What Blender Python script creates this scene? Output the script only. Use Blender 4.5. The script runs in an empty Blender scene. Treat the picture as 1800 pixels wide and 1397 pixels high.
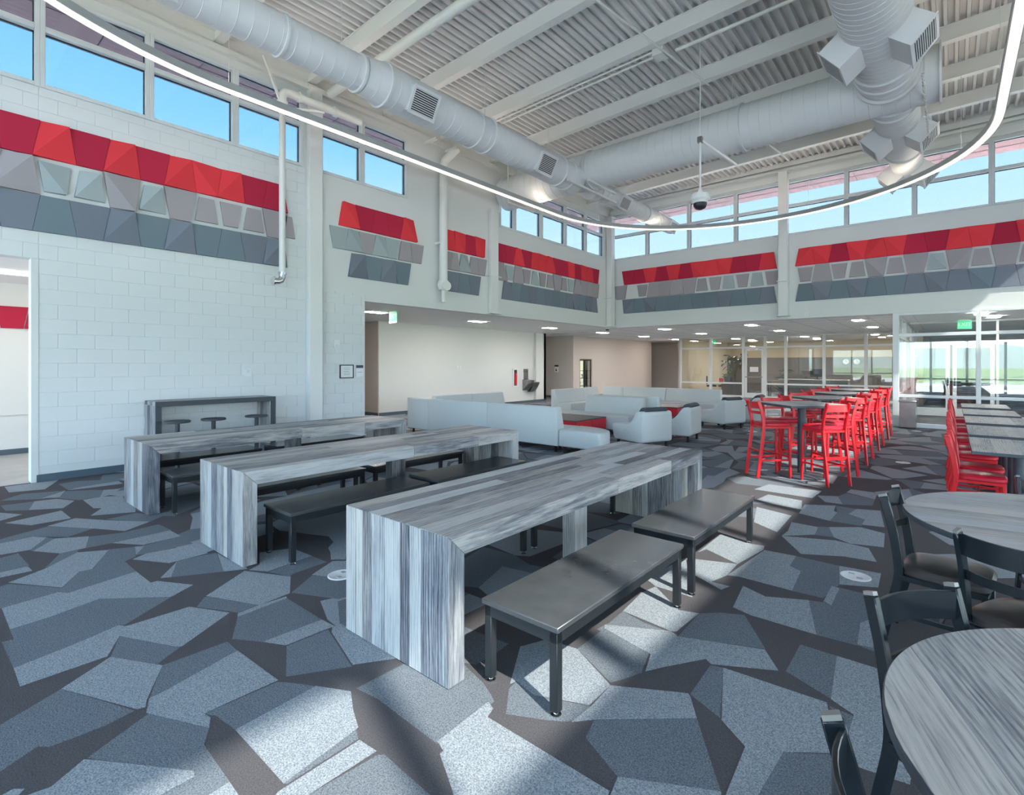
import bpy, bmesh, math, random
from mathutils import Matrix, Vector
random.seed(11)
S = bpy.context.scene
COL = S.collection
PI = math.pi

# ------------------------------------------------------------------ camera
cam = bpy.data.objects.new('camera', bpy.data.cameras.new('camera'))
COL.objects.link(cam)
cam.location = (0, 0, 1.61)
cam.rotation_euler = (PI/2, 0, math.radians(40.4))
cam.data.sensor_width = 36.0
cam.data.lens = 907/1800*36
cam.data.shift_y = -(698.5-640)/1800
cam.data.clip_end = 2000
S.camera = cam

# ------------------------------------------------------------------ sky, sun, exposure
def new_mat(name):
    m = bpy.data.materials.new(name); m.use_nodes = True
    nt = m.node_tree
    return m, nt, nt.nodes['Principled BSDF']

W = bpy.data.worlds.new('sky'); S.world = W; W.use_nodes = True
nt = W.node_tree; nt.nodes.clear()
out = nt.nodes.new('ShaderNodeOutputWorld'); bg = nt.nodes.new('ShaderNodeBackground')
tc = nt.nodes.new('ShaderNodeTexCoord'); sp = nt.nodes.new('ShaderNodeSeparateXYZ')
rp = nt.nodes.new('ShaderNodeValToRGB')
nt.links.new(tc.outputs['Generated'], sp.inputs[0]); nt.links.new(sp.outputs['Z'], rp.inputs[0])
nt.links.new(rp.outputs[0], bg.inputs[0]); nt.links.new(bg.outputs[0], out.inputs[0])
el = rp.color_ramp.elements
el[0].position = 0.0; el[0].color = (0.80, 0.90, 1.0, 1)
el[1].position = 1.0; el[1].color = (0.16, 0.40, 0.86, 1)
for p, c in ((0.12, (0.66, 0.84, 1.0, 1)), (0.28, (0.47, 0.74, 1.0, 1)), (0.37, (0.26, 0.60, 1.0, 1)), (0.48, (0.17, 0.50, 0.98, 1))):
    e = el.new(p); e.color = c
bg.inputs[1].default_value = 3.0

sun = bpy.data.objects.new('sun', bpy.data.lights.new('sun', 'SUN')); COL.objects.link(sun)
sun.data.energy = 22.0; sun.data.angle = math.radians(0.9); sun.data.color = (1.0, 0.95, 0.87)
sd = Vector((-0.95, 0.31, -1.035)).normalized()
sun.rotation_euler = sd.to_track_quat('-Z', 'Y').to_euler()

S.view_settings.view_transform = 'Standard'
S.view_settings.look = 'None'
S.view_settings.gamma = 1.0
S.view_settings.use_curve_mapping = False
S.view_settings.exposure = 1.7

# ------------------------------------------------------------------ mesh helper
class MB:
    def __init__(s): s.v = []; s.f = []; s.mi = []; s.cur = 0
    def add(s, vs, fs):
        o = len(s.v); s.v += [tuple(v) for v in vs]
        for f in fs: s.f.append([i+o for i in f]); s.mi.append(s.cur)
        return s
    def box(s, x0, x1, y0, y1, z0, z1, M=None):
        vs = [Vector(p) for p in ((x0,y0,z0),(x1,y0,z0),(x1,y1,z0),(x0,y1,z0),(x0,y0,z1),(x1,y0,z1),(x1,y1,z1),(x0,y1,z1))]
        if M is not None: vs = [M @ v for v in vs]
        return s.add(vs, [(0,3,2,1),(4,5,6,7),(0,1,5,4),(1,2,6,5),(2,3,7,6),(3,0,4,7)])
    def frame(s, rings, caps=True, closed=False):
        n = len(rings[0]); vs = [p for r in rings for p in r]; fs = []
        m = len(rings)
        for i in range(m if closed else m-1):
            a, b = i*n, ((i+1) % m)*n
            for j in range(n):
                k = (j+1) % n
                fs.append((a+j, a+k, b+k, b+j))
        if caps and not closed:
            fs.append(tuple(range(n-1, -1, -1))); fs.append(tuple((m-1)*n+j for j in range(n)))
        return s.add(vs, fs)
    def tube(s, pts, r, n=10, closed=False, caps=True):
        pts = [Vector(p) for p in pts]; rings = []
        m = len(pts); up0 = None
        for i, p in enumerate(pts):
            a = pts[(i-1) % m] if (closed or i > 0) else p
            b = pts[(i+1) % m] if (closed or i < m-1) else p
            t = (b-a).normalized()
            if up0 is None: up0 = Vector((0,0,1)) if abs(t.z) < .9 else Vector((1,0,0))
            u = (up0 - t*up0.dot(t)).normalized(); w = t.cross(u); up0 = u
            rr = r[i] if isinstance(r, (list, tuple)) else r
            rings.append([p + (u*math.cos(2*PI*j/n) + w*math.sin(2*PI*j/n))*rr for j in range(n)])
        return s.frame(rings, caps, closed)
    def strip(s, pts, a, b, up=(0,0,1), closed=False):
        """rectangular bar along a path: a = half width across, b = half height along up"""
        pts = [Vector(p) for p in pts]; rings = []; m = len(pts); up = Vector(up)
        for i, p in enumerate(pts):
            q = pts[(i-1) % m] if (closed or i > 0) else p
            r = pts[(i+1) % m] if (closed or i < m-1) else p
            t = (r-q).normalized(); w = t.cross(up).normalized(); u = w.cross(t).normalized()
            ai = a[i] if isinstance(a, (list, tuple)) else a
            rings.append([p+w*ai+u*b, p-w*ai+u*b, p-w*ai-u*b, p+w*ai-u*b])
        return s.frame(rings, True, closed)
    def prism(s, poly, axis, a0, a1):
        def P(u, v, a): return {'x': (a,u,v), 'y': (u,a,v), 'z': (u,v,a)}[axis]
        n = len(poly)
        vs = [P(u, v, a0) for u, v in poly] + [P(u, v, a1) for u, v in poly]
        fs = [tuple(range(n-1, -1, -1)), tuple(range(n, 2*n))]
        fs += [(i, (i+1) % n, n+(i+1) % n, n+i) for i in range(n)]
        return s.add(vs, fs)
    def lathe(s, prof, n=24, M=None, caps=True):
        """prof = [(r, h)] turned about local z"""
        rings = []
        for r, h in prof:
            ring = [Vector((r*math.cos(2*PI*j/n), r*math.sin(2*PI*j/n), h)) for j in range(n)]
            if M is not None: ring = [M @ p for p in ring]
            rings.append(ring)
        return s.frame(rings, caps)
    def mesh(s, name, mats, smooth=False, bevel=0.0, seg=1):
        me = bpy.data.meshes.new(name); me.from_pydata(s.v, [], s.f)
        for m in (mats if isinstance(mats, (list, tuple)) else [mats]): me.materials.append(m)
        if any(s.mi): me.polygons.foreach_set('material_index', s.mi)
        bm = bmesh.new(); bm.from_mesh(me)
        bmesh.ops.recalc_face_normals(bm, faces=bm.faces)
        if bevel > 0:
            ed = [e for e in bm.edges if len(e.link_faces) == 2 and e.calc_face_angle(0) > .5]
            bmesh.ops.bevel(bm, geom=ed, offset=bevel, segments=seg, profile=.5, affect='EDGES', clamp_overlap=True)
        bm.to_mesh(me); bm.free()
        if smooth or bevel > 0:
            me.shade_smooth(); me.set_sharp_from_angle(angle=math.radians(38 if not (bevel > 0 and seg > 1) else 50))
        return me
    def build(s, name, mats, parent=None, smooth=False, bevel=0.0, seg=1, label=None, loc=None, rz=0):
        o = bpy.data.objects.new(name, s.mesh(name, mats, smooth, bevel, seg)); COL.objects.link(o)
        if parent: o.parent = parent
        if loc is not None: o.location = loc
        if rz: o.rotation_euler = (0, 0, rz)
        if label: o['label'] = label
        return o

def tag(o, label, cat, group=None):
    o['label'] = label; o['category'] = cat
    if group: o['group'] = group
    return o
def thing(name, label, cat, loc=(0,0,0), rz=0, group=None):
    o = bpy.data.objects.new(name, None); COL.objects.link(o); o.location = loc; o.rotation_euler = (0,0,rz)
    o.empty_display_size = .1
    return tag(o, label, cat, group)
def struct(o): o['kind'] = 'structure'; return o
def dup(root, loc, rz, label, group=None):
    r = root.copy(); COL.objects.link(r); r.location = loc; r.rotation_euler = (0,0,rz); r['label'] = label
    if group: r['group'] = group
    def rec(a, b):
        for ch in list(kids[a]):
            c = ch.copy(); COL.objects.link(c); c.parent = b
            if ch in kids: rec(ch, c)
    kids = {}
    def collect(a):
        kids[a] = list(a.children)
        for c in a.children: collect(c)
    collect(root); rec(root, r)
    return r
def inst(me, name, parent, loc=(0,0,0), rot=(0,0,0), scale=None, label=None):
    o = bpy.data.objects.new(name, me); COL.objects.link(o); o.parent = parent; o.location = loc; o.rotation_euler = rot
    if scale: o.scale = scale
    if label: o['label'] = label
    return o
def rotz(a): return Matrix.Rotation(a, 4, 'Z')

# ------------------------------------------------------------------ materials
def flat(name, col, rough=.6, metal=0.0, bump=0.0, bscale=40, var=0.0, spec=.5):
    m, nt, b = new_mat(name)
    b.inputs['Base Color'].default_value = (*col, 1); b.inputs['Roughness'].default_value = rough
    b.inputs['Metallic'].default_value = metal; b.inputs['Specular IOR Level'].default_value = spec
    t = nt.nodes.new('ShaderNodeTexCoord')
    n = nt.nodes.new('ShaderNodeTexNoise'); n.inputs['Scale'].default_value = bscale; n.inputs['Detail'].default_value = 4
    nt.links.new(t.outputs['Object'], n.inputs['Vector'])
    if var:
        mx = nt.nodes.new('ShaderNodeMix'); mx.data_type = 'RGBA'; mx.blend_type = 'MULTIPLY'
        mx.inputs['Factor'].default_value = var; mx.inputs['A'].default_value = (*col, 1)
        r = nt.nodes.new('ShaderNodeValToRGB'); r.color_ramp.elements[0].position = .3; r.color_ramp.elements[1].position = .7
        nt.links.new(n.outputs['Fac'], r.inputs[0]); nt.links.new(r.outputs[0], mx.inputs['B'])
        nt.links.new(mx.outputs['Result'], b.inputs['Base Color'])
    if bump:
        bp = nt.nodes.new('ShaderNodeBump'); bp.inputs['Strength'].default_value = bump; bp.inputs['Distance'].default_value = .01
        nt.links.new(n.outputs['Fac'], bp.inputs['Height']); nt.links.new(bp.outputs[0], b.inputs['Normal'])
    return m
def glow(name, col, strength):
    m, nt, b = new_mat(name)
    b.inputs['Base Color'].default_value = (*col, 1); b.inputs['Emission Color'].default_value = (*col, 1)
    b.inputs['Emission Strength'].default_value = strength
    return m
def glass_mat(name, tint, refl, rough=0.0):
    m, nt, b = new_mat(name); nt.nodes.remove(b)
    o = nt.nodes['Material Output']
    t = nt.nodes.new('ShaderNodeBsdfTransparent'); t.inputs[0].default_value = (*tint, 1)
    g = nt.nodes.new('ShaderNodeBsdfGlossy'); g.inputs['Roughness'].default_value = rough; g.inputs[0].default_value = (1,1,1,1)
    lw = nt.nodes.new('ShaderNodeLayerWeight')           # Schlick's approximation, the same on both faces of the pane
    pw = nt.nodes.new('ShaderNodeMath'); pw.operation = 'POWER'; pw.inputs[1].default_value = 5.0
    nt.links.new(lw.outputs['Facing'], pw.inputs[0])
    ma = nt.nodes.new('ShaderNodeMath'); ma.operation = 'MULTIPLY_ADD'; ma.inputs[1].default_value = .9; ma.inputs[2].default_value = .04+refl
    ma.use_clamp = True
    mx = nt.nodes.new('ShaderNodeMixShader')
    nt.links.new(pw.outputs[0], ma.inputs[0]); nt.links.new(ma.outputs[0], mx.inputs[0])
    nt.links.new(t.outputs[0], mx.inputs[1]); nt.links.new(g.outputs[0], mx.inputs[2]); nt.links.new(mx.outputs[0], o.inputs[0])
    return m

M_wall = flat('painted_white', (.70,.715,.70), .75, bump=.05, bscale=60)
M_block = flat('painted_block', (.70,.72,.72), .7, bump=.25, bscale=90)
M_joint = flat('block_joint', (.66,.68,.68), .8)
M_tan = flat('painted_tan', (.60,.53,.49), .75, bump=.05, bscale=60)
M_deck = flat('painted_deck', (.70,.69,.67), .6)
M_beam = flat('painted_steel', (.76,.76,.74), .5)
M_frame = flat('window_frame_white', (.66,.69,.69), .4)
M_alu = flat('aluminium_frame', (.70,.72,.73), .35, .0)
M_gasket = flat('black_gasket', (.02,.02,.025), .5)
M_ceil = flat('ceiling_board', (.84,.83,.82), .9)
M_soffit = flat('red_metal_soffit', (.82,.42,.40), .5)
M_base = flat('baseboard_blue_grey', (.075,.11,.14), .5)
M_duct = flat('painted_duct', (.66,.68,.685), .50)
M_ring = flat('fixture_grey', (.36,.385,.39), .45)
M_pipe = flat('painted_pipe', (.72,.72,.69), .45)
M_chrome = flat('chrome', (.75,.77,.78), .18, 1.0)
M_steel = flat('stainless_steel', (.36,.355,.35), .30, 1.0, var=.2, bscale=6)
M_black = flat('black_powder_coat', (.016,.019,.022), .38, spec=.5)
M_bseat = flat('black_bench_top', (.062,.066,.071), .24, var=.2, bscale=9)
M_bchair = flat('black_chair_lacquer', (.010,.014,.018), .25)
M_cap = flat('dark_cap', (.20,.19,.175), .3)
M_vinyl = flat('dark_brown_vinyl', (.045,.038,.036), .35)
M_red = flat('red_lacquer', (.62,.012,.02), .28)
M_redv = flat('red_vinyl', (.52,.012,.03), .3)
M_redlam = flat('red_laminate', (.72,.02,.045), .45)
M_charc = flat('charcoal_edge', (.045,.055,.068), .5)
M_fabric = flat('pale_grey_upholstery', (.61,.64,.63), .9, bump=.25, bscale=55, var=.10)
M_bolster = flat('charcoal_fabric', (.06,.07,.085), .85)
M_brownt = flat('dark_brown_laminate', (.13,.11,.105), .5, var=.4, bscale=14)
M_lamp = glow('light_diffuser', (1.0, .95, .89), 38.0)
M_lamp2 = glow('corridor_diffuser', (1.0, .90, .80), 4.0)
M_ringlamp = glow('ring_diffuser', (1.0, .91, .78), .40)
M_ringup = glow('ring_uplight', (1.0, .84, .68), 3.2)
M_paper = flat('paper_white', (.80,.80,.80), .8)
M_ink = flat('ink_grey', (.16,.16,.18), .8)
M_glass = glass_mat('clerestory_glass', (.35,.36,.36), .0)
M_glass2 = glass_mat('storefront_glass', (.92,.94,.93), .025)
M_glass3 = glass_mat('entry_glass', (.92,.94,.94), .075)
M_glasso = glass_mat('clear_glass', (.98,.99,.985), .0)
M_vinylfl = flat('vinyl_plank', (.42,.40,.38), .4, var=.25, bscale=3)
M_leafd = flat('dark_leaf', (.035,.055,.02), .5)
M_leafg = flat('green_leaf', (.10,.26,.04), .5)
M_pot = flat('grey_pot', (.10,.11,.12), .6)
M_panelgrey = flat('grey_wainscot', (.16,.145,.14), .7)
M_desk = flat('desk_grey', (.19,.20,.21), .6)
M_desktop = flat('desk_white', (.6,.6,.58), .5)
M_warmwall = flat('warm_wall', (.62,.52,.38), .8)
M_wood = flat('light_wood', (.35,.22,.11), .5)
M_navy = flat('navy_fabric', (.01,.02,.07), .8)
M_grass = flat('grass', (.12,.17,.06), .95, var=.5, bscale=.3)
M_conc = flat('asphalt', (.27,.27,.265), .9, var=.15, bscale=.6)
M_hill = flat('dry_hill', (.22,.26,.22), .95, var=.3, bscale=.02)
M_aggr = flat('speckled_mat', (.14,.15,.16), .9, var=.8, bscale=60)

def panel_mat(name, col):
    m, nt, b = new_mat(name)
    t = nt.nodes.new('ShaderNodeTexCoord')
    n = nt.nodes.new('ShaderNodeTexNoise'); n.inputs['Scale'].default_value = 130
    oi = nt.nodes.new('ShaderNodeObjectInfo')
    hs = nt.nodes.new('ShaderNodeHueSaturation'); hs.inputs['Color'].default_value = (*col, 1)
    ma = nt.nodes.new('ShaderNodeMath'); ma.operation = 'MULTIPLY_ADD'; ma.inputs[1].default_value = .14; ma.inputs[2].default_value = .90
    ad = nt.nodes.new('ShaderNodeMath'); ad.operation = 'MULTIPLY_ADD'; ad.inputs[1].default_value = .12
    nt.links.new(t.outputs['Object'], n.inputs['Vector'])
    nt.links.new(oi.outputs['Random'], ma.inputs[0]); nt.links.new(n.outputs['Fac'], ad.inputs[0]); nt.links.new(ma.outputs[0], ad.inputs[2])
    nt.links.new(ad.outputs[0], hs.inputs['Value']); nt.links.new(hs.outputs[0], b.inputs['Base Color'])
    b.inputs['Roughness'].default_value = .9; b.inputs['Specular IOR Level'].default_value = .2
    return m
M_pred = panel_mat('red_felt', (.74,.05,.065)); M_pcrim = panel_mat('crimson_felt', (.46,.025,.06))
M_ptan = panel_mat('taupe_felt', (.36,.33,.345)); M_pgrey = panel_mat('light_grey_felt', (.36,.41,.42))
M_pblue = panel_mat('slate_felt', (.17,.215,.25)); M_pslate = panel_mat('blue_grey_felt', (.185,.205,.25))

def barnwood(name, axis):
    """weathered plank laminate; grain runs along the given object axis, tone differs from plank to plank"""
    m, nt, b = new_mat(name); L = nt.links.new; N = nt.nodes.new
    t = N('ShaderNodeTexCoord'); oi = N('ShaderNodeObjectInfo')
    off = N('ShaderNodeVectorMath'); off.operation = 'SCALE'; off.inputs[0].default_value = (37., 53., 71.)
    L(oi.outputs['Random'], off.inputs['Scale'])
    ad = N('ShaderNodeVectorMath'); ad.operation = 'ADD'; L(t.outputs['Object'], ad.inputs[0]); L(off.outputs[0], ad.inputs[1])
    def noise(sx, detail, rough, dist=0.0):
        mp = N('ShaderNodeMapping'); sc = [sx, sx, sx]; sc['xyz'.index(axis)] = sx*.035
        mp.inputs['Scale'].default_value = sc; L(ad.outputs[0], mp.inputs['Vector'])
        n = N('ShaderNodeTexNoise'); n.inputs['Scale'].default_value = 1; n.inputs['Detail'].default_value = detail
        n.inputs['Roughness'].default_value = rough; n.inputs['Distortion'].default_value = dist
        L(mp.outputs[0], n.inputs['Vector']); return n
    big = noise(4, 5, .6, 1.0); fine = noise(130, 4, .65, .8)
    mp = N('ShaderNodeMapping'); sc = [26, 26, 26]; sc['xyz'.index(axis)] = 5.0
    mp.inputs['Scale'].default_value = sc; L(ad.outputs[0], mp.inputs['Vector'])
    blot = N('ShaderNodeTexNoise'); blot.inputs['Scale'].default_value = .35; blot.inputs['Detail'].default_value = 7; blot.inputs['Roughness'].default_value = .7
    L(mp.outputs[0], blot.inputs['Vector'])
    def mad(a, k, c):
        x = N('ShaderNodeMath'); x.operation = 'MULTIPLY_ADD'; L(a, x.inputs[0]); x.inputs[1].default_value = k
        if isinstance(c, (int, float)): x.inputs[2].default_value = c
        else: L(c, x.inputs[2])
        return x.outputs[0]
    wv = N('ShaderNodeTexWave'); wv.wave_type = 'BANDS'; wv.bands_direction = 'Y' if axis == 'x' else 'X'
    mw = N('ShaderNodeMapping'); sc = [1, 1, 1]; sc['xyz'.index(axis)] = .10; mw.inputs['Scale'].default_value = sc
    L(ad.outputs[0], mw.inputs['Vector']); L(mw.outputs[0], wv.inputs['Vector'])
    wv.inputs['Scale'].default_value = 16; wv.inputs['Distortion'].default_value = 9; wv.inputs['Detail'].default_value = 3; wv.inputs['Detail Scale'].default_value = .8
    sc_ = N('ShaderNodeSeparateColor'); L(oi.outputs['Color'], sc_.inputs[0])      # each plank carries its own tone
    v = mad(sc_.outputs[0], .85, .585-.425-.25-.60-.55-.13)
    v = mad(big.outputs['Fac'], .5, v); v = mad(fine.outputs['Fac'], 1.2, v); v = mad(blot.outputs['Fac'], 1.1, v); v = mad(wv.outputs['Fac'], .26, v)
    r = N('ShaderNodeValToRGB'); L(v, r.inputs[0]); e = r.color_ramp.elements
    e[0].position = .05; e[0].color = (.045,.048,.060,1); e[1].position = 1.05 - .05; e[1].color = (.47,.465,.45,1)
    for p, c in ((.30, (.13,.135,.155,1)), (.52, (.26,.255,.26,1)), (.75, (.40,.39,.375,1))):
        q = e.new(p); q.color = c
    # a second hue, warm or bluish, differs per plank
    mx = N('ShaderNodeMix'); mx.data_type = 'RGBA'; mx.blend_type = 'MULTIPLY'; L(r.outputs[0], mx.inputs['A'])
    r2 = N('ShaderNodeValToRGB'); r2.color_ramp.elements[0].color = (.90,.96,1.02,1); r2.color_ramp.elements[1].color = (1.04,1.0,.96,1)
    wn = N('ShaderNodeTexWhiteNoise'); wn.noise_dimensions = '1D'; L(oi.outputs['Random'], wn.inputs['W']); L(wn.outputs['Value'], r2.inputs[0])
    L(r2.outputs[0], mx.inputs['B']); mx.inputs['Factor'].default_value = 1.0
    L(mx.outputs['Result'], b.inputs['Base Color']); b.inputs['Roughness'].default_value = .5
    bp = N('ShaderNodeBump'); bp.inputs['Strength'].default_value = .12; bp.inputs['Distance'].default_value = .004
    L(fine.outputs['Fac'], bp.inputs['Height']); L(bp.outputs[0], b.inputs['Normal'])
    return m
M_woodx = barnwood('barnwood_x', 'x'); M_woody = barnwood('barnwood_y', 'y'); M_woodz = barnwood('barnwood_z', 'z')

def carpet(name, a, bcol):
    m, nt, b = new_mat(name); L = nt.links.new; N = nt.nodes.new
    t = N('ShaderNodeTexCoord'); n = N('ShaderNodeTexNoise'); n.inputs['Scale'].default_value = 150; n.inputs['Detail'].default_value = 3
    n.inputs['Roughness'].default_value = .75
    L(t.outputs['Object'], n.inputs['Vector'])
    r = N('ShaderNodeValToRGB'); r.color_ramp.elements[0].position = .36; r.color_ramp.elements[1].position = .64
    r.color_ramp.elements[0].color = (*a, 1); r.color_ramp.elements[1].color = (*bcol, 1)
    L(n.outputs['Fac'], r.inputs[0]); L(r.outputs[0], b.inputs['Base Color'])
    b.inputs['Roughness'].default_value = .95; b.inputs['Specular IOR Level'].default_value = .1
    bp = N('ShaderNodeBump'); bp.inputs['Strength'].default_value = .5; bp.inputs['Distance'].default_value = .006
    L(n.outputs['Fac'], bp.inputs['Height']); L(bp.outputs[0], b.inputs['Normal'])
    return m
M_c0 = carpet('carpet_dark', (.066,.062,.068), (.115,.107,.112))
M_c1 = carpet('carpet_mid', (.075,.088,.105), (.215,.235,.262))
M_c2 = carpet('carpet_light', (.13,.152,.178), (.39,.415,.44))
M_c3 = carpet('carpet_brown', (.085,.085,.09), (.155,.155,.16))

# ================================================================== SETTING
XW, YW, XR, YB = -9.5, 16.7, 3.7, -4.0        # left wall, far header, right wall, wall behind
ZS, ZH = 5.40, 2.95                           # clerestory sill, header underside / low ceiling
def deck_z(x): return 7.33 + .025*(x+9.5)

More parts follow.
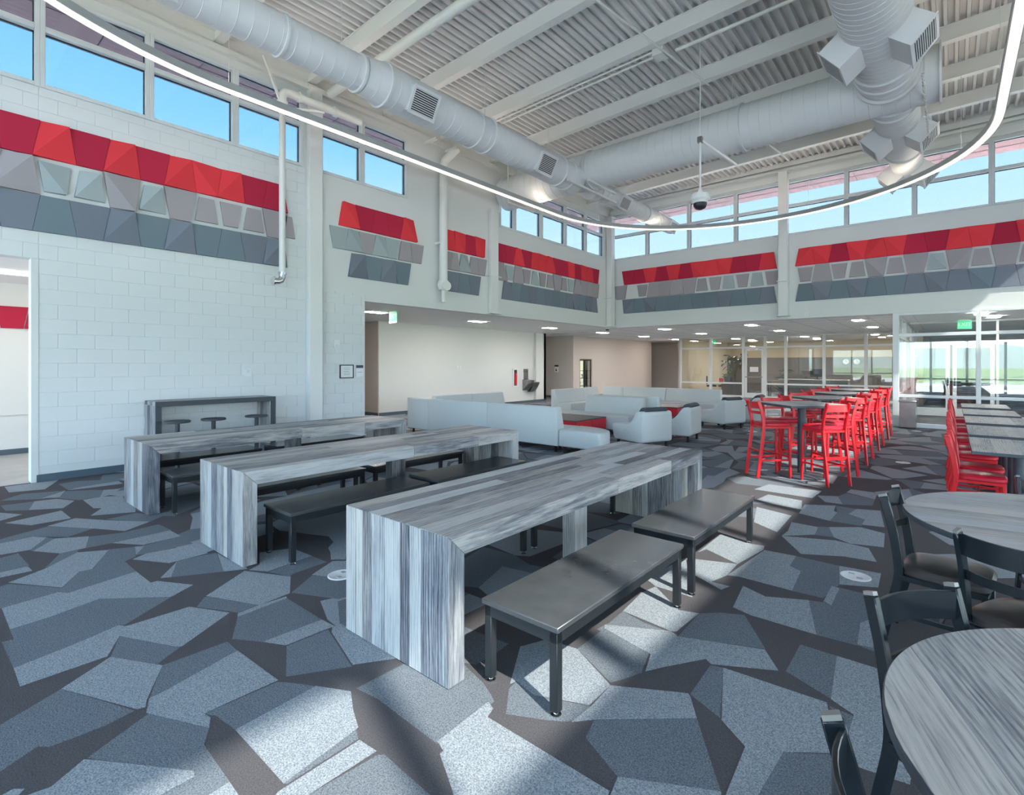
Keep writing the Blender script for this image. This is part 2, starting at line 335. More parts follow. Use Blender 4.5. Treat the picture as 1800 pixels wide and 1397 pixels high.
# floor: carpet of angular shards in light and mid tones over a dark ground
CARPET_MASK = [(-2.81,-0.16),(-11.79,-0.68),(-8.65,1.99),(-7.1,1.63),(-5.03,1.71),(-5.12,2.14),(-4.01,2.49),(-2.77,1.72),(-1.88,1.73),(-2.22,2.28),(-1.72,2.8),(-1.95,5.58),(-2.0,7.43),(-0.65,8.57),(-0.34,7.09),(-0.11,5.23),(0.04,2.26)]
CARPET = [
 (2,[(-4.77,0.41),(-4.8,0.7),(-4.73,0.74),(-4.82,1.16),(-4.49,1.17),(-4.49,1.21),(-4.21,1.36),(-4.11,1.19),(-4.45,0.86),(-4.37,0.59),(-4.35,0.41)]),
 (1,[(-4.35,0.41),(-4.37,0.59),(-4.45,0.86),(-4.11,1.19),(-3.89,0.88),(-3.91,0.85),(-3.84,0.64),(-3.78,0.37),(-4.19,0.36),(-4.18,0.41)]),
 (2,[(-3.78,0.37),(-3.84,0.64),(-3.91,0.85),(-3.86,0.88),(-3.85,1.22),(-3.56,1.36),(-3.34,1.02),(-3.36,1.0),(-3.75,0.82),(-3.54,0.72),(-3.54,0.37)]),
 (1,[(-3.75,0.82),(-3.34,1.01),(-3.25,0.88),(-3.22,0.89),(-3.52,0.73)]),
 (2,[(-3.52,0.73),(-3.21,0.89),(-2.94,0.75),(-2.88,0.73),(-2.89,0.7),(-3.36,0.5)]),
 (1,[(-3.36,0.5),(-2.89,0.69),(-2.87,0.58),(-2.88,0.46),(-2.89,0.39),(-2.93,0.36),(-2.86,0.24),(-2.84,0.14),(-3.17,0.15),(-3.23,0.27)]),
 (1,[(-2.82,0.73),(-2.5,0.87),(-2.27,0.74),(-2.69,0.48)]),
 (2,[(-2.69,0.47),(-2.65,0.5),(-2.28,0.74),(-2.25,0.73),(-2.25,0.62),(-2.23,0.51),(-2.54,0.25),(-2.59,0.33)]),
 (2,[(-2.94,0.76),(-2.95,0.83),(-3.04,1.15),(-3.05,1.21),(-2.61,1.23),(-2.62,0.99),(-2.62,0.89),(-2.57,0.9),(-2.5,0.87),(-2.83,0.72)]),
 (1,[(-3.21,0.89),(-3.2,1.21),(-3.05,1.21),(-3.04,1.15),(-2.95,0.83),(-2.94,0.76)]),
 (1,[(-2.62,0.89),(-2.6,1.22),(-2.56,1.25),(-2.42,1.33),(-2.4,0.94),(-2.57,0.92),(-2.58,0.91)]),
 (2,[(-2.4,0.94),(-2.42,1.33),(-2.25,1.42),(-2.12,1.35),(-2.0,1.3),(-1.95,0.94)]),
 (1,[(-2.0,1.29),(-1.94,1.26),(-1.94,0.95),(-1.95,0.94)]),
 (2,[(-1.93,1.26),(-1.82,1.27),(-1.82,1.25),(-1.83,0.98),(-1.82,0.94),(-1.91,0.87),(-1.93,0.91)]),
 (1,[(-1.8,1.26),(-1.78,1.28),(-1.48,1.27),(-1.45,1.25),(-1.82,0.94),(-1.83,0.98)]),
 (1,[(-2.89,1.41),(-2.88,1.66),(-2.43,1.54),(-2.61,1.27)]),
 (2,[(-3.04,1.34),(-3.02,1.7),(-2.88,1.71),(-2.89,1.66),(-2.9,1.41)]),
 (2,[(-2.88,1.69),(-2.88,1.75),(-2.81,1.75),(-2.31,1.74),(-2.44,1.55),(-2.84,1.66)]),
 (1,[(-3.46,1.37),(-3.48,1.7),(-3.02,1.7),(-3.04,1.34),(-3.21,1.24)]),
 (2,[(-3.51,1.39),(-3.52,1.53),(-3.51,1.71),(-3.48,1.7),(-3.46,1.37)]),
 (2,[(-3.94,1.35),(-4.19,1.71),(-3.81,1.89),(-3.54,1.75),(-3.52,1.53)]),
 (1,[(-3.81,1.25),(-3.93,1.34),(-3.91,1.36),(-3.52,1.53),(-3.52,1.39),(-3.58,1.37)]),
 (2,[(-4.5,1.96),(-4.39,2.19),(-4.09,2.21),(-4.04,1.82),(-4.18,1.74),(-4.23,1.84)]),
 (1,[(-4.09,2.21),(-3.87,2.22),(-3.85,1.92),(-3.82,1.89),(-4.03,1.82)]),
 (2,[(-4.18,2.43),(-4.16,2.58),(-3.8,2.35),(-3.89,2.27)]),
 (2,[(-3.72,2.01),(-3.85,2.26),(-3.75,2.36),(-3.44,2.16),(-3.51,2.11)]),
 (1,[(-3.71,2.01),(-3.43,2.15),(-3.18,2.0),(-3.2,1.92),(-3.54,1.76)]),
 (1,[(-3.17,1.9),(-3.16,1.99),(-2.8,1.76),(-2.88,1.74)]),
 (1,[(-4.82,1.43),(-4.81,1.58),(-4.78,1.72),(-4.3,1.6),(-4.49,1.3)]),
 (2,[(-4.53,1.24),(-4.8,1.43),(-4.49,1.3)]),
 (2,[(-4.76,1.72),(-4.63,1.72),(-4.26,1.75),(-4.21,1.74),(-4.3,1.6)]),
 (2,[(-5.14,1.21),(-5.21,1.32),(-5.15,1.67),(-4.82,1.67),(-4.82,1.43),(-4.82,1.38)]),
 (1,[(-5.24,1.26),(-5.46,1.37),(-5.5,1.67),(-5.18,1.67),(-5.21,1.32)]),
 (2,[(-5.75,1.2),(-5.76,1.66),(-5.49,1.67),(-5.48,1.37)]),
 (1,[(-5.77,1.02),(-6.13,1.1),(-6.03,1.35),(-6.07,1.65),(-5.75,1.67),(-5.75,1.2)]),
 (2,[(-5.48,1.31),(-5.44,1.37),(-5.24,1.26)]),
 (1,[(-4.89,0.74),(-5.15,0.87),(-5.15,0.96),(-5.58,1.14),(-5.48,1.31),(-5.2,1.25),(-5.14,1.16),(-4.82,1.16),(-4.73,0.74),(-4.81,0.7)]),
 (2,[(-5.29,0.49),(-5.43,0.71),(-5.69,0.95),(-5.56,1.14),(-5.14,0.95),(-5.15,0.87),(-4.88,0.73)]),
 (1,[(-5.24,0.44),(-5.26,0.49),(-4.87,0.73),(-4.8,0.7),(-4.77,0.41),(-4.79,0.37)]),
 (1,[(-5.44,0.71),(-5.77,0.85),(-5.76,0.97),(-5.68,0.95)]),
 (2,[(-6.02,0.71),(-6.3,0.89),(-6.14,1.11),(-5.77,1.02),(-5.77,0.85)]),
 (1,[(-6.08,0.7),(-6.4,0.85),(-6.3,0.89),(-6.02,0.71)]),
 (2,[(-6.49,0.47),(-6.52,0.77),(-6.4,0.85),(-6.08,0.7),(-6.11,0.52)]),
 (1,[(-6.0,0.46),(-6.05,0.62),(-5.61,0.64),(-5.61,0.47)]),
 (2,[(-5.6,0.43),(-5.6,0.63),(-5.45,0.64),(-5.46,0.46)]),
 (1,[(-6.71,0.66),(-6.82,0.91),(-6.4,1.19),(-6.27,0.98),(-6.52,0.78),(-6.47,0.55),(-6.63,0.52)]),
 (2,[(-6.84,0.91),(-6.97,1.15),(-6.62,1.35),(-6.24,1.62),(-6.07,1.37),(-6.38,1.2)]),
 (1,[(-6.67,1.34),(-6.72,1.62),(-6.54,1.69),(-6.37,1.77),(-6.24,1.62)]),
 (2,[(-7.3,0.65),(-7.45,1.11),(-7.0,1.12),(-7.0,0.81)]),
 (2,[(-7.81,0.6),(-7.85,0.66),(-7.58,0.81),(-7.44,0.63)]),
 (2,[(-7.75,0.88),(-8.19,0.98),(-8.14,1.17),(-7.87,1.29),(-7.56,1.14)]),
 (1,[(-7.9,0.71),(-7.75,0.88),(-8.19,0.98),(-8.24,0.7)]),
 (2,[(-7.84,1.36),(-7.85,1.54),(-7.73,1.72),(-7.34,1.67),(-6.97,1.67),(-6.76,1.62),(-6.96,1.27),(-7.23,1.42),(-7.29,1.36)]),
 (1,[(-8.16,1.19),(-8.54,1.31),(-8.38,1.54),(-8.26,1.64),(-7.86,1.53),(-7.87,1.33)]),
 (2,[(-7.83,1.52),(-8.26,1.64),(-8.18,1.8),(-7.9,1.66)]),
 (2,[(-8.59,1.35),(-8.68,1.46),(-8.73,1.9),(-8.5,1.9),(-8.54,1.54)]),
 (1,[(-9.11,1.33),(-9.18,1.52),(-8.83,1.97),(-8.73,1.9),(-8.59,1.35)]),
 (2,[(-9.46,0.84),(-9.46,1.38),(-9.29,1.32),(-8.88,1.16),(-9.0,0.84)]),
 (1,[(-8.54,0.72),(-8.78,0.94),(-8.59,1.32),(-8.26,1.07)]),
 (2,[(-8.59,1.32),(-8.2,1.2),(-8.32,1.06)]),
 (2,[(-1.67,1.47),(-1.68,1.77),(-1.68,1.8),(-1.63,1.78),(-1.61,1.72),(-1.23,1.72),(-0.98,1.72),(-0.96,1.64),(-1.38,1.29),(-1.42,1.33),(-1.61,1.43),(-1.61,1.45)]),
 (1,[(-2.25,1.45),(-2.24,1.73),(-1.99,1.94),(-1.8,1.89),(-1.71,1.85),(-1.66,1.82),(-1.66,1.75),(-1.66,1.46),(-2.1,1.47)]),
 (2,[(-1.87,2.27),(-1.8,2.43),(-1.61,2.46),(-1.3,2.29),(-1.3,2.09),(-1.44,2.03),(-1.54,1.98),(-1.68,2.01),(-1.69,1.97)]),
 (1,[(-1.67,1.94),(-1.68,2.01),(-1.54,1.98),(-1.29,2.09),(-1.3,1.95),(-1.33,1.92),(-1.39,1.88),(-1.56,1.79)]),
 (1,[(-2.28,2.22),(-2.12,2.23),(-1.94,2.25),(-1.93,2.12),(-1.94,1.98),(-2.0,1.95)]),
 (1,[(-1.61,2.46),(-1.61,2.76),(-1.28,2.68),(-1.23,2.49),(-1.26,2.41),(-1.31,2.31)]),
 (2,[(-1.63,2.8),(-1.29,2.99),(-1.24,2.97),(-1.27,2.68),(-1.61,2.76)]),
 (2,[(-1.23,2.96),(-0.8,3.14),(-0.69,2.97),(-0.91,2.84),(-0.98,2.8),(-1.02,2.83),(-1.15,2.63),(-1.22,2.51),(-1.27,2.68),(-1.29,2.98)]),
 (1,[(-1.23,2.96),(-1.24,3.32),(-1.14,3.42),(-1.01,3.49),(-0.8,3.15)]),
 (2,[(-1.23,2.33),(-0.98,2.48),(-0.96,2.46),(-0.88,2.33),(-1.22,2.03),(-1.3,1.94),(-1.29,2.09),(-1.3,2.29)]),
 (1,[(-1.23,2.02),(-0.88,2.33),(-0.7,2.05),(-0.66,1.99),(-0.69,1.94),(-0.99,1.8),(-1.2,1.9)]),
 (2,[(-0.99,1.8),(-0.66,1.99),(-0.64,1.94),(-0.96,1.66)]),
 (1,[(-0.97,2.48),(-0.98,2.79),(-0.92,2.81),(-0.8,2.4)]),
 (2,[(-0.92,2.81),(-0.45,2.84),(-0.43,2.76),(-0.39,2.75),(-0.33,2.52),(-0.53,2.36),(-0.55,2.04),(-0.64,1.96),(-0.66,2.29),(-0.79,2.39)]),
 (1,[(-0.53,2.36),(-0.33,2.51),(-0.28,2.26),(-0.55,2.04)]),
 (1,[(-0.66,3.33),(-0.48,3.33),(-0.43,2.88),(-0.66,2.99)]),
 (2,[(-0.48,3.33),(-0.3,3.33),(-0.1,3.31),(-0.12,2.49),(-0.25,2.47),(-0.33,2.46),(-0.34,2.53),(-0.34,2.82),(-0.44,2.88)]),
 (1,[(-0.44,2.82),(-0.34,2.81),(-0.34,2.59),(-0.39,2.75)]),
 (2,[(-1.1,3.55),(-1.15,3.94),(-0.98,3.86),(-0.74,3.99),(-0.61,3.51),(-0.98,3.51)]),
 (1,[(-0.74,3.99),(-0.66,4.02),(-0.66,4.36),(-0.45,4.36),(-0.29,3.97),(-0.29,3.51),(-0.4,3.53),(-0.61,3.51)]),
 (2,[(-0.66,4.05),(-0.66,4.36),(-0.61,4.34),(-0.61,4.0)]),
 (2,[(-0.43,3.85),(-0.39,3.94),(-0.33,3.56),(-0.41,3.54)]),
 (2,[(-1.3,4.06),(-1.23,4.82),(-0.99,4.84),(-0.98,4.57),(-0.89,4.51),(-0.86,4.08),(-1.22,4.09)]),
 (1,[(-0.99,4.84),(-0.68,4.83),(-0.62,4.42),(-0.67,4.09),(-0.86,4.08),(-0.89,4.51),(-0.98,4.57)]),
 (2,[(-0.68,4.83),(-0.41,4.86),(-0.4,4.54),(-0.62,4.42)]),
 (2,[(-1.68,4.2),(-1.31,4.34),(-1.3,4.06),(-1.35,3.86),(-1.22,3.87),(-1.25,3.77),(-1.49,3.9)]),
 (2,[(-1.65,4.39),(-1.66,5.0),(-1.38,4.9),(-1.26,4.93),(-1.24,4.82),(-1.31,4.34),(-1.62,4.51)]),
 (2,[(-1.75,3.6),(-1.68,4.2),(-1.36,3.52),(-1.63,3.52)]),
 (2,[(-1.63,3.03),(-1.66,3.36),(-1.63,3.52),(-1.36,3.28),(-1.24,3.32),(-1.26,3.0),(-1.29,2.99)]),
 (1,[(-1.64,2.72),(-1.62,2.84),(-1.63,3.03),(-1.45,2.98),(-1.29,2.98),(-1.27,2.68)]),
 (2,[(-1.21,5.32),(-1.01,5.41),(-0.81,5.5),(-0.55,5.46),(-0.46,5.12),(-0.68,5.09),(-0.97,4.92)]),
 (2,[(-0.92,5.91),(-0.68,6.11),(-0.48,6.03),(-0.45,5.57),(-0.69,5.49),(-0.83,5.59)]),
 (1,[(-0.98,5.56),(-1.0,5.87),(-0.92,5.91),(-0.83,5.59)]),
 (2,[(-1.21,5.32),(-1.2,5.52),(-1.24,5.85),(-1.0,5.84),(-0.98,5.56)]),
 (2,[(-1.25,7.24),(-1.05,7.36),(-0.95,6.97),(-1.12,6.96)]),
 (2,[(-1.25,6.25),(-1.28,6.68),(-1.0,6.86),(-0.98,6.6),(-0.94,6.55),(-0.95,6.15)]),
 (1,[(-0.94,6.55),(-1.0,6.86),(-0.8,6.85),(-0.84,6.56),(-0.68,6.44),(-0.68,6.16),(-0.95,6.15)]),
 (2,[(-0.84,6.56),(-0.8,6.85),(-0.59,6.94),(-0.5,6.26),(-0.68,6.21),(-0.68,6.44)]),
 (2,[(-1.0,7.65),(-0.98,7.88),(-0.7,7.87),(-0.69,7.48)]),
 (1,[(-1.05,7.36),(-1.0,7.61),(-0.69,7.48),(-0.68,7.13),(-0.95,6.97)]),
 (2,[(-1.93,7.07),(-1.86,7.5),(-1.25,7.52),(-1.27,7.06)]),
 (2,[(-1.76,6.56),(-1.72,6.91),(-1.34,6.85),(-1.26,6.43),(-1.54,6.46)]),
 (2,[(-1.67,6.22),(-1.29,6.1),(-1.27,5.41),(-1.53,5.6)]),
 (1,[(-1.85,5.67),(-1.74,6.16),(-1.29,6.1),(-1.46,5.77)]),
]
F = MB()
F.add([(-17.5,-4.2,0),(9,-4.2,0),(9,35,0),(-17.5,35,0)], [(0,1,2,3)])
F.box(-17.5, 9, -4.2, 35, -.2, -.001)
rnd = random.Random(5)
def clip(poly, a, b, c):
    """keep the side a*x+b*y <= c"""
    o = []
    for i in range(len(poly)):
        p, q = poly[i], poly[(i+1) % len(poly)]
        dp, dq = a*p[0]+b*p[1]-c, a*q[0]+b*q[1]-c
        if dp <= 0: o.append(p)
        if (dp < 0 < dq) or (dq < 0 < dp):
            t = dp/(dp-dq); o.append((p[0]+t*(q[0]-p[0]), p[1]+t*(q[1]-p[1])))
    return o
def inside(p, poly):
    c = False
    for i in range(len(poly)):
        (x1, y1), (x2, y2) = poly[i-1], poly[i]
        if (y1 > p[1]) != (y2 > p[1]) and p[0] < (x2-x1)*(p[1]-y1)/(y2-y1)+x1: c = not c
    return c
GX, GY = .55, .82
seeds = {}
for i in range(-34, 18):
    for j in range(-6, 45):
        seeds[i, j] = ((i+rnd.uniform(.08,.92)+(.5 if j % 2 else 0))*GX, (j+rnd.uniform(.08,.92))*GY)
def tri(poly, z, mi):
    if len(poly) < 3: return
    F.cur = mi; F.add([(x, y, z) for x, y in poly], [tuple(range(len(poly)))]); F.cur = 0
for (i, j), s in seeds.items():
    if not (-17 < s[0] < 8.6 and -3.6 < s[1] < 34.4): continue
    if inside(s, CARPET_MASK): continue
    poly = [(s[0]-1.6, s[1]-1.6), (s[0]+1.6, s[1]-1.6), (s[0]+1.6, s[1]+1.6), (s[0]-1.6, s[1]+1.6)]
    for di in (-2,-1,0,1,2):
        for dj in (-2,-1,0,1,2):
            q = seeds.get((i+di, j+dj))
            if q is None or q == s: continue
            poly = clip(poly, q[0]-s[0], q[1]-s[1], (q[0]**2+q[1]**2-s[0]**2-s[1]**2)/2)
    if len(poly) < 3: continue
    cx = sum(p[0] for p in poly)/len(poly); cy = sum(p[1] for p in poly)/len(poly)
    inner = []
    for p in poly:
        k = rnd.choice((1.0, 1.0, 1.0, .9, .62))
        inner.append((cx+(p[0]-cx)*k, cy+(p[1]-cy)*k))
    ang = PI/2 + rnd.uniform(-.12, .25) + (PI/2 if rnd.random() < .2 else 0); nx, ny = math.sin(ang), -math.cos(ang)
    d = nx*cx+ny*cy + rnd.uniform(-.14, .14)
    t1, t2 = rnd.choice(((1,2),(2,1),(2,1),(1,2),(2,2),(1,1)))
    tri(clip(inner, nx, ny, d), .0003, t1); tri(clip(inner, -nx, -ny, -d), .0003, t2)
for q, (c, poly) in enumerate(CARPET): tri(poly, .0006+.0008*(c-1)+q*.000006, c)
floor = struct(F.build('floor', [M_c0, M_c1, M_c2, M_c3]))

# ---- left wall
def winwall(name, mats, boxes):
    m = MB()
    for b in boxes: m.box(*b)
    return struct(m.build(name, mats))
wl = winwall('wall_left', M_joint, [
    (XW-.2, XW, 1.17, 6.33, 0, ZS), (XW-.2, XW, -4.2, 1.17, 3.05, ZS), (XW-.2, XW, -4.2, -1.3, 0, 3.05)])
m = MB()
m.box(XW-.2, XW+.004, 6.33, YW+.2, ZH, ZS); m.box(XW-.2, XW+.004, 5.02, 6.33, 3.10, ZS)
m.box(XW-.2, XW+.004, -4.2, YW+.2, 6.75, 7.7)
for a, b in ((4.95, 5.30), (7.46, 10.62), (16.25, 16.9), (-4.2, -1.35)): m.box(XW-.2, XW+.004, a, b, ZS, 6.75)
m.build('upper_wall', M_wall, wl)
m = MB(); m.box(XW-.21, XW+.012, 1.10, 1.175, 0, 3.05); m.build('door_jamb', M_wall, wl)
# painted block, laid in running bond; those behind the felt panels are left out
def block_mesh(w):
    b = MB(); b.box(-.01, .006, .0025, w-.0025, .0025, .2032-.0025); return b.mesh('block', M_block, bevel=.002)
bmesh_ = {}
def lay(y0, y1, z0, z1, hide):
    k = 0; z = z0
    while z < z1-.02:
        y = y0 - (.2032 if k % 2 else 0)
        while y < y1-.01:
            a, b = max(y, y0), min(y+.4064, y1)
            if b-a > .03 and not hide(a, b, z):
                w = round(b-a, 3)
                if w not in bmesh_: bmesh_[w] = block_mesh(w)
                h = min(.2032, z1-z)
                inst(bmesh_[w], 'block', wl, (XW, a, z), scale=None if h > .2 else (1,1,h/.2032))
            y += .4064
        z += .2032; k += 1
lay(1.175, 5.0, 0, ZS, lambda a, b, z: z < -.1 or (3.46 < z and z+.2032 < 4.92 and b < 4.45) or (z < .01))
lay(5.02, 6.33, 0, 3.10, lambda a, b, z: z < .01)
lay(-.2, 1.175, 3.05, ZS, lambda a, b, z: (3.46 < z and z+.2032 < 4.92 and b < 4.45))
m = MB(); m.box(XW-.001, XW+.014, 1.17, 6.33, 0, .10); m.box(XW-.2, XW+.014, 1.155, 1.172, 0, .10)
struct(m.build('baseboard_left', M_base))
# ---- far header and right/back walls
m = MB(); m.box(XW-.2, XR+.2, YW, YW+.2, 2.93, 5.37); m.box(XW-.2, XR+.2, YW, YW+.2, 6.93, 7.75)
wf = struct(m.build('wall_far', M_wall))
m = MB(); m.box(XR, XR+.2, YB-.2, YW+.2, ZH, ZS); m.box(XR, XR+.2, YB-.2, YW+.2, 7.15, 7.9)
struct(m.build('wall_right', M_wall))
m = MB(); m.box(XW-.2, XR+.2, YB-.2, YB, ZH, ZS); m.box(XW-.2, XR+.2, YB-.2, YB, 7.0, 7.9); m.box(XW-.2, -8.5, YB-.2, YB, 0, ZH)
struct(m.build('wall_behind', M_wall))

# ---- clerestory windows: frame and glass per bay
def bay_y(n, x, y0, y1, z0, z1, zt, face, fd=.16, soff=True):
    """a window bay in a wall of constant x; zt = transom height or None"""
    f = MB(); t = .055
    xs = (x-.13, x-.13+fd)
    f.box(*xs, y0, y0+t, z0, z1); f.box(*xs, y1-t, y1, z0, z1); f.box(*xs, y0+t, y1-t, z0, z0+t); f.box(*xs, y0+t, y1-t, z1-t, z1)
    if zt: f.box(*xs, y0+t, y1-t, zt-.04, zt+.04)
    o = struct(f.build('window_%d' % n, M_frame, bevel=.004))
    gk = MB(); gx = x-.06
    for a, b in (((z0+t, zt-.04), (zt+.04, z1-t)) if zt else ((z0+t, z1-t),)):
        g = MB(); g.box(gx-.006, gx+.006, y0+t, y1-t, a, b); g.build('pane', M_glass, o)
        gk.box(gx-.012, gx+.012, y0+t, y1-t, b-.014, b); gk.box(gx-.012, gx+.012, y1-t-.012, y1-t, a, b-.014)
    gk.build('gasket', M_gasket, o)
    return o
def bay_x(n, y, x0, x1, z0, z1, zt, mat=None, fd=.16, g=None):
    f = MB(); t = .05; ys = (y-.03, y-.03+fd)
    f.box(x0, x0+t, *ys, z0, z1); f.box(x1-t, x1, *ys, z0, z1); f.box(x0+t, x1-t, *ys, z0, z0+t); f.box(x0+t, x1-t, *ys, z1-t, z1)
    if zt: f.box(x0+t, x1-t, *ys, zt-.04, zt+.04)
    o = struct(f.build('window_%d' % n, mat or M_frame, bevel=.004))
    gk = MB(); gy = y+.06
    for a, b in (((z0+t, zt-.04), (zt+.04, z1-t)) if zt else ((z0+t, z1-t),)):
        q = MB(); q.box(x0+t, x1-t, gy-.006, gy+.006, a, b); q.build('pane', g or M_glass, o)
        gk.box(x0+t, x1-t, gy-.012, gy+.012, b-.014, b); gk.box(x0+t, x0+t+.012, gy-.012, gy+.012, a, b-.014)
    gk.build('gasket', M_gasket, o)
    return o
wn = 1
for a, b in ((-1.35,-.08), (-.08,1.19), (1.19,2.46), (2.46,3.72), (3.72,4.95), (5.30,6.26), (6.26,7.46), (10.62,11.27), (11.27,12.54), (12.54,13.82), (13.82,15.03), (15.03,16.25)):
    bay_y(wn, XW, a, b, ZS, 6.75, 6.21, 1); wn += 1
for a, b in ((-9.5,-8.06), (-8.06,-6.58), (-6.58,-5.10), (-5.10,-3.72), (-3.72,-2.19), (-2.19,-.72), (-.72,.73), (.73,2.20), (2.20,3.70)):
    bay_x(wn, YW, a, b, 5.37, 6.93, 6.22); wn += 1
k = -2.99
while k < 16:
    bay_y(wn, XR+.13, k, min(k+1.28, 16.7), ZS, 7.15, None, -1); wn += 1; k += 1.28
for a in range(9):
    bay_x(wn, YB-.1, XW+a*1.4667, XW+(a+1)*1.4667, ZS, 7.0, None, g=M_glasso); wn += 1
for a in range(8):   # glazed wall behind the viewer
    bay_x(wn, YB-.1, -8.5+a*1.525, -8.5+(a+1)*1.525, 0.0, ZH, .8, M_alu, g=M_glasso); wn += 1
# overhanging red soffit outside the clerestory, with seams and a fascia
for nm, bx, seams in (('trim_1', (-11.05, XW-.2, -6, 18.1), 'y'), ('trim_2', (XW-.2, 4.7, YW+.2, 18.12), 'x')):
    x0, x1, y0, y1 = bx
    m = MB(); m.box(x0, x1, y0, y1, 7.0, 7.35)
    o = struct(m.build(nm, M_soffit))
    m = MB()
    if seams == 'y':
        q = y0
        while q < y1: m.box(x0, x1, q, q+.012, 6.994, 7.0); q += 1.35
        m.box(-10.4, -10.39, y0, y1, 6.994, 7.0)
    else:
        q = x0
        while q < x1: m.box(q, q+.012, y0, y1, 6.994, 7.0); q += 1.9
        m.box(x0, x1, 17.62, 17.64, 6.994, 7.0)
    m.build('seam', M_gasket, o)
m = MB(); m.box(XR+.2, 4.55, -6, 18.1, 7.45, 7.8); struct(m.build('trim_3', M_soffit))

# ---- roof deck: trapezoid flutes that run away from the viewer, on steel beams
m = MB(); P = .1524; prof = []
x = -9.7
while x < 4.0:
    for dx, dz in ((0, 0), (.048, 0), (.062, .080), (.138, .080)): prof.append((x+dx, deck_z(x+dx)+dz))
    x += P
n = len(prof); vs = [(a, -4.2, b) for a, b in prof] + [(a, 17.0, b) for a, b in prof]
m.add(vs, [(i, i+1, n+i+1, n+i) for i in range(n-1)])
m.add([(-11.2,-6,8.0),(4.8,-6,8.0),(4.8,18.3,8.0),(-11.2,18.3,8.0)], [(0,1,2,3)])
deck = struct(m.build('ceiling', M_deck))
def ibeam_x(y, x0, x1, d=.28, w=.15):
    m = MB()
    def bar(za, zb, ya, yb):
        vs = []
        for x in (x0, x1):
            z = deck_z(x)
            vs += [(x, ya, z+za), (x, yb, z+za), (x, yb, z+zb), (x, ya, z+zb)]
        m.add(vs, [(0,1,2,3), (7,6,5,4), (0,4,5,1), (1,5,6,2), (2,6,7,3), (3,7,4,0)])
    bar(-d, -d+.012, y, y+w); bar(-.012, 0, y, y+w); bar(-d+.012, -.012, y+.02, y+w-.02)
    return m.build('beam', M_beam, deck)
for y in (1.67, 3.36, 5.03, 6.75, 8.42, 10.18, 11.85, 13.47, 15.03): ibeam_x(y, XW, XR)
m = MB()                                            # edge members along the window heads
m.box(XW, XW+.10, YB, YW, 6.90, 7.00); m.box(XW, XW+.03, YB, YW, 7.0, 7.4); m.box(XW, XW+.16, YB, YW, 7.22, 7.34)
m.build('edge_beam', M_beam, deck)
m = MB(); m.box(XW, XR, YW-.06, YW, 6.98, 7.15); m.box(XW, XR, YW-.12, YW, 7.24, 7.30); m.box(XW, XR, YW-.1, YW, 7.36, 7.5)
m.build('edge_beam', M_beam, deck)

# ---- low ceiling over the aisles, vestibule and office
m = MB()
m.box(-17.5, XW-.2, 5.4, 35, ZH, ZH+.12); m.box(XW-.2, 9, YW+.2, 35, ZH, ZH+.12); m.box(XR+.2, 8.6, -4.2, YW+.2, ZH, ZH+.12)
lowc = struct(m.build('ceiling', M_ceil))
m = MB()
for q in range(17, 27):
    m.box(-13.4, -1.2, q*1.0+.33, q*1.0+.342, ZH-.003, ZH)
for q in range(-13, 0): m.box(q+.2, q+.212, 16.95, 26.1, ZH-.003, ZH)
m.build('grid_bar', flat('grid_grey', (.42,.41,.40), .7), lowc)
m = MB(); m.box(-13.2, XW-.2, -4.2, 5.4, 3.05, 3.2); struct(m.build('ceiling', M_ceil))

# ---- side corridor seen through the left opening
m = MB(); m.box(-12.95, -12.75, -4.2, 5.6, 0, 3.05); m.box(-12.75, XW-.2, 5.4, 5.6, 0, 3.2); struct(m.build('wall_corridor', M_wall))
m = MB(); m.box(-12.75, -12.735, -4.2, 5.4, 0, .1); struct(m.build('baseboard_corridor', M_base))
m = MB(); m.box(-12.75, XW-.03, -4.0, 5.4, 0, .004); struct(m.build('floor', M_vinylfl))
m = MB(); m.box(-12.745, -12.735, -4.2, 5.4, .7, .704); struct(m.build('trim_4', M_tan))

# ---- walls of the low aisle on the left
m = MB()
m.box(-17, -13.5, 9.5, 9.7, 0, ZH); m.box(-13.7, -13.5, 9.7, 16.6, 0, ZH); m.box(-14.2, -13.62, 16.6, 17.45, 0, ZH)
m.box(-13.7, -13.5, 17.45, 18.15, 0, ZH); m.box(-17, -13.5, 18.0, 18.15, 0, ZH)
wr = struct(m.build('wall_recess', M_wall))
m = MB(); m.box(-17, -13.52, 9.48, 9.5, 0, ZH); m.box(-17, -9.7, 5.6, 5.8, 0, ZH); m.box(-17.2, -17, 5.6, 35, 0, ZH)
m.box(-17, -13.5, 20.3, 20.5, 0, ZH); m.box(-13.75, -13.5, 20.5, 20.85, 0, ZH); m.box(-14.4, -14.1, 20.5, 22, 0, ZH); m.box(-14.1, -13.5, 20.85, 21.95, 1.86, ZH)
m.box(-13.75, -13.5, 21.95, 28.6, 0, ZH); m.box(-17, -10.75, 31.0, 31.2, 0, ZH); m.box(-10.9, -10.75, 26.3, 35, 0, ZH)
struct(m.build('wall_aisle', M_tan))
m = MB(); m.box(-13.5, -13.485, 9.5, 18.15, 0, .1); m.box(-16, -13.5, 9.465, 9.48, 0, .1); m.box(-17, -13.5, 20.285, 20.3, 0, .1); m.box(-13.5, -13.485, 21.95, 28.6, 0, .1)
struct(m.build('baseboard_aisle', M_base))

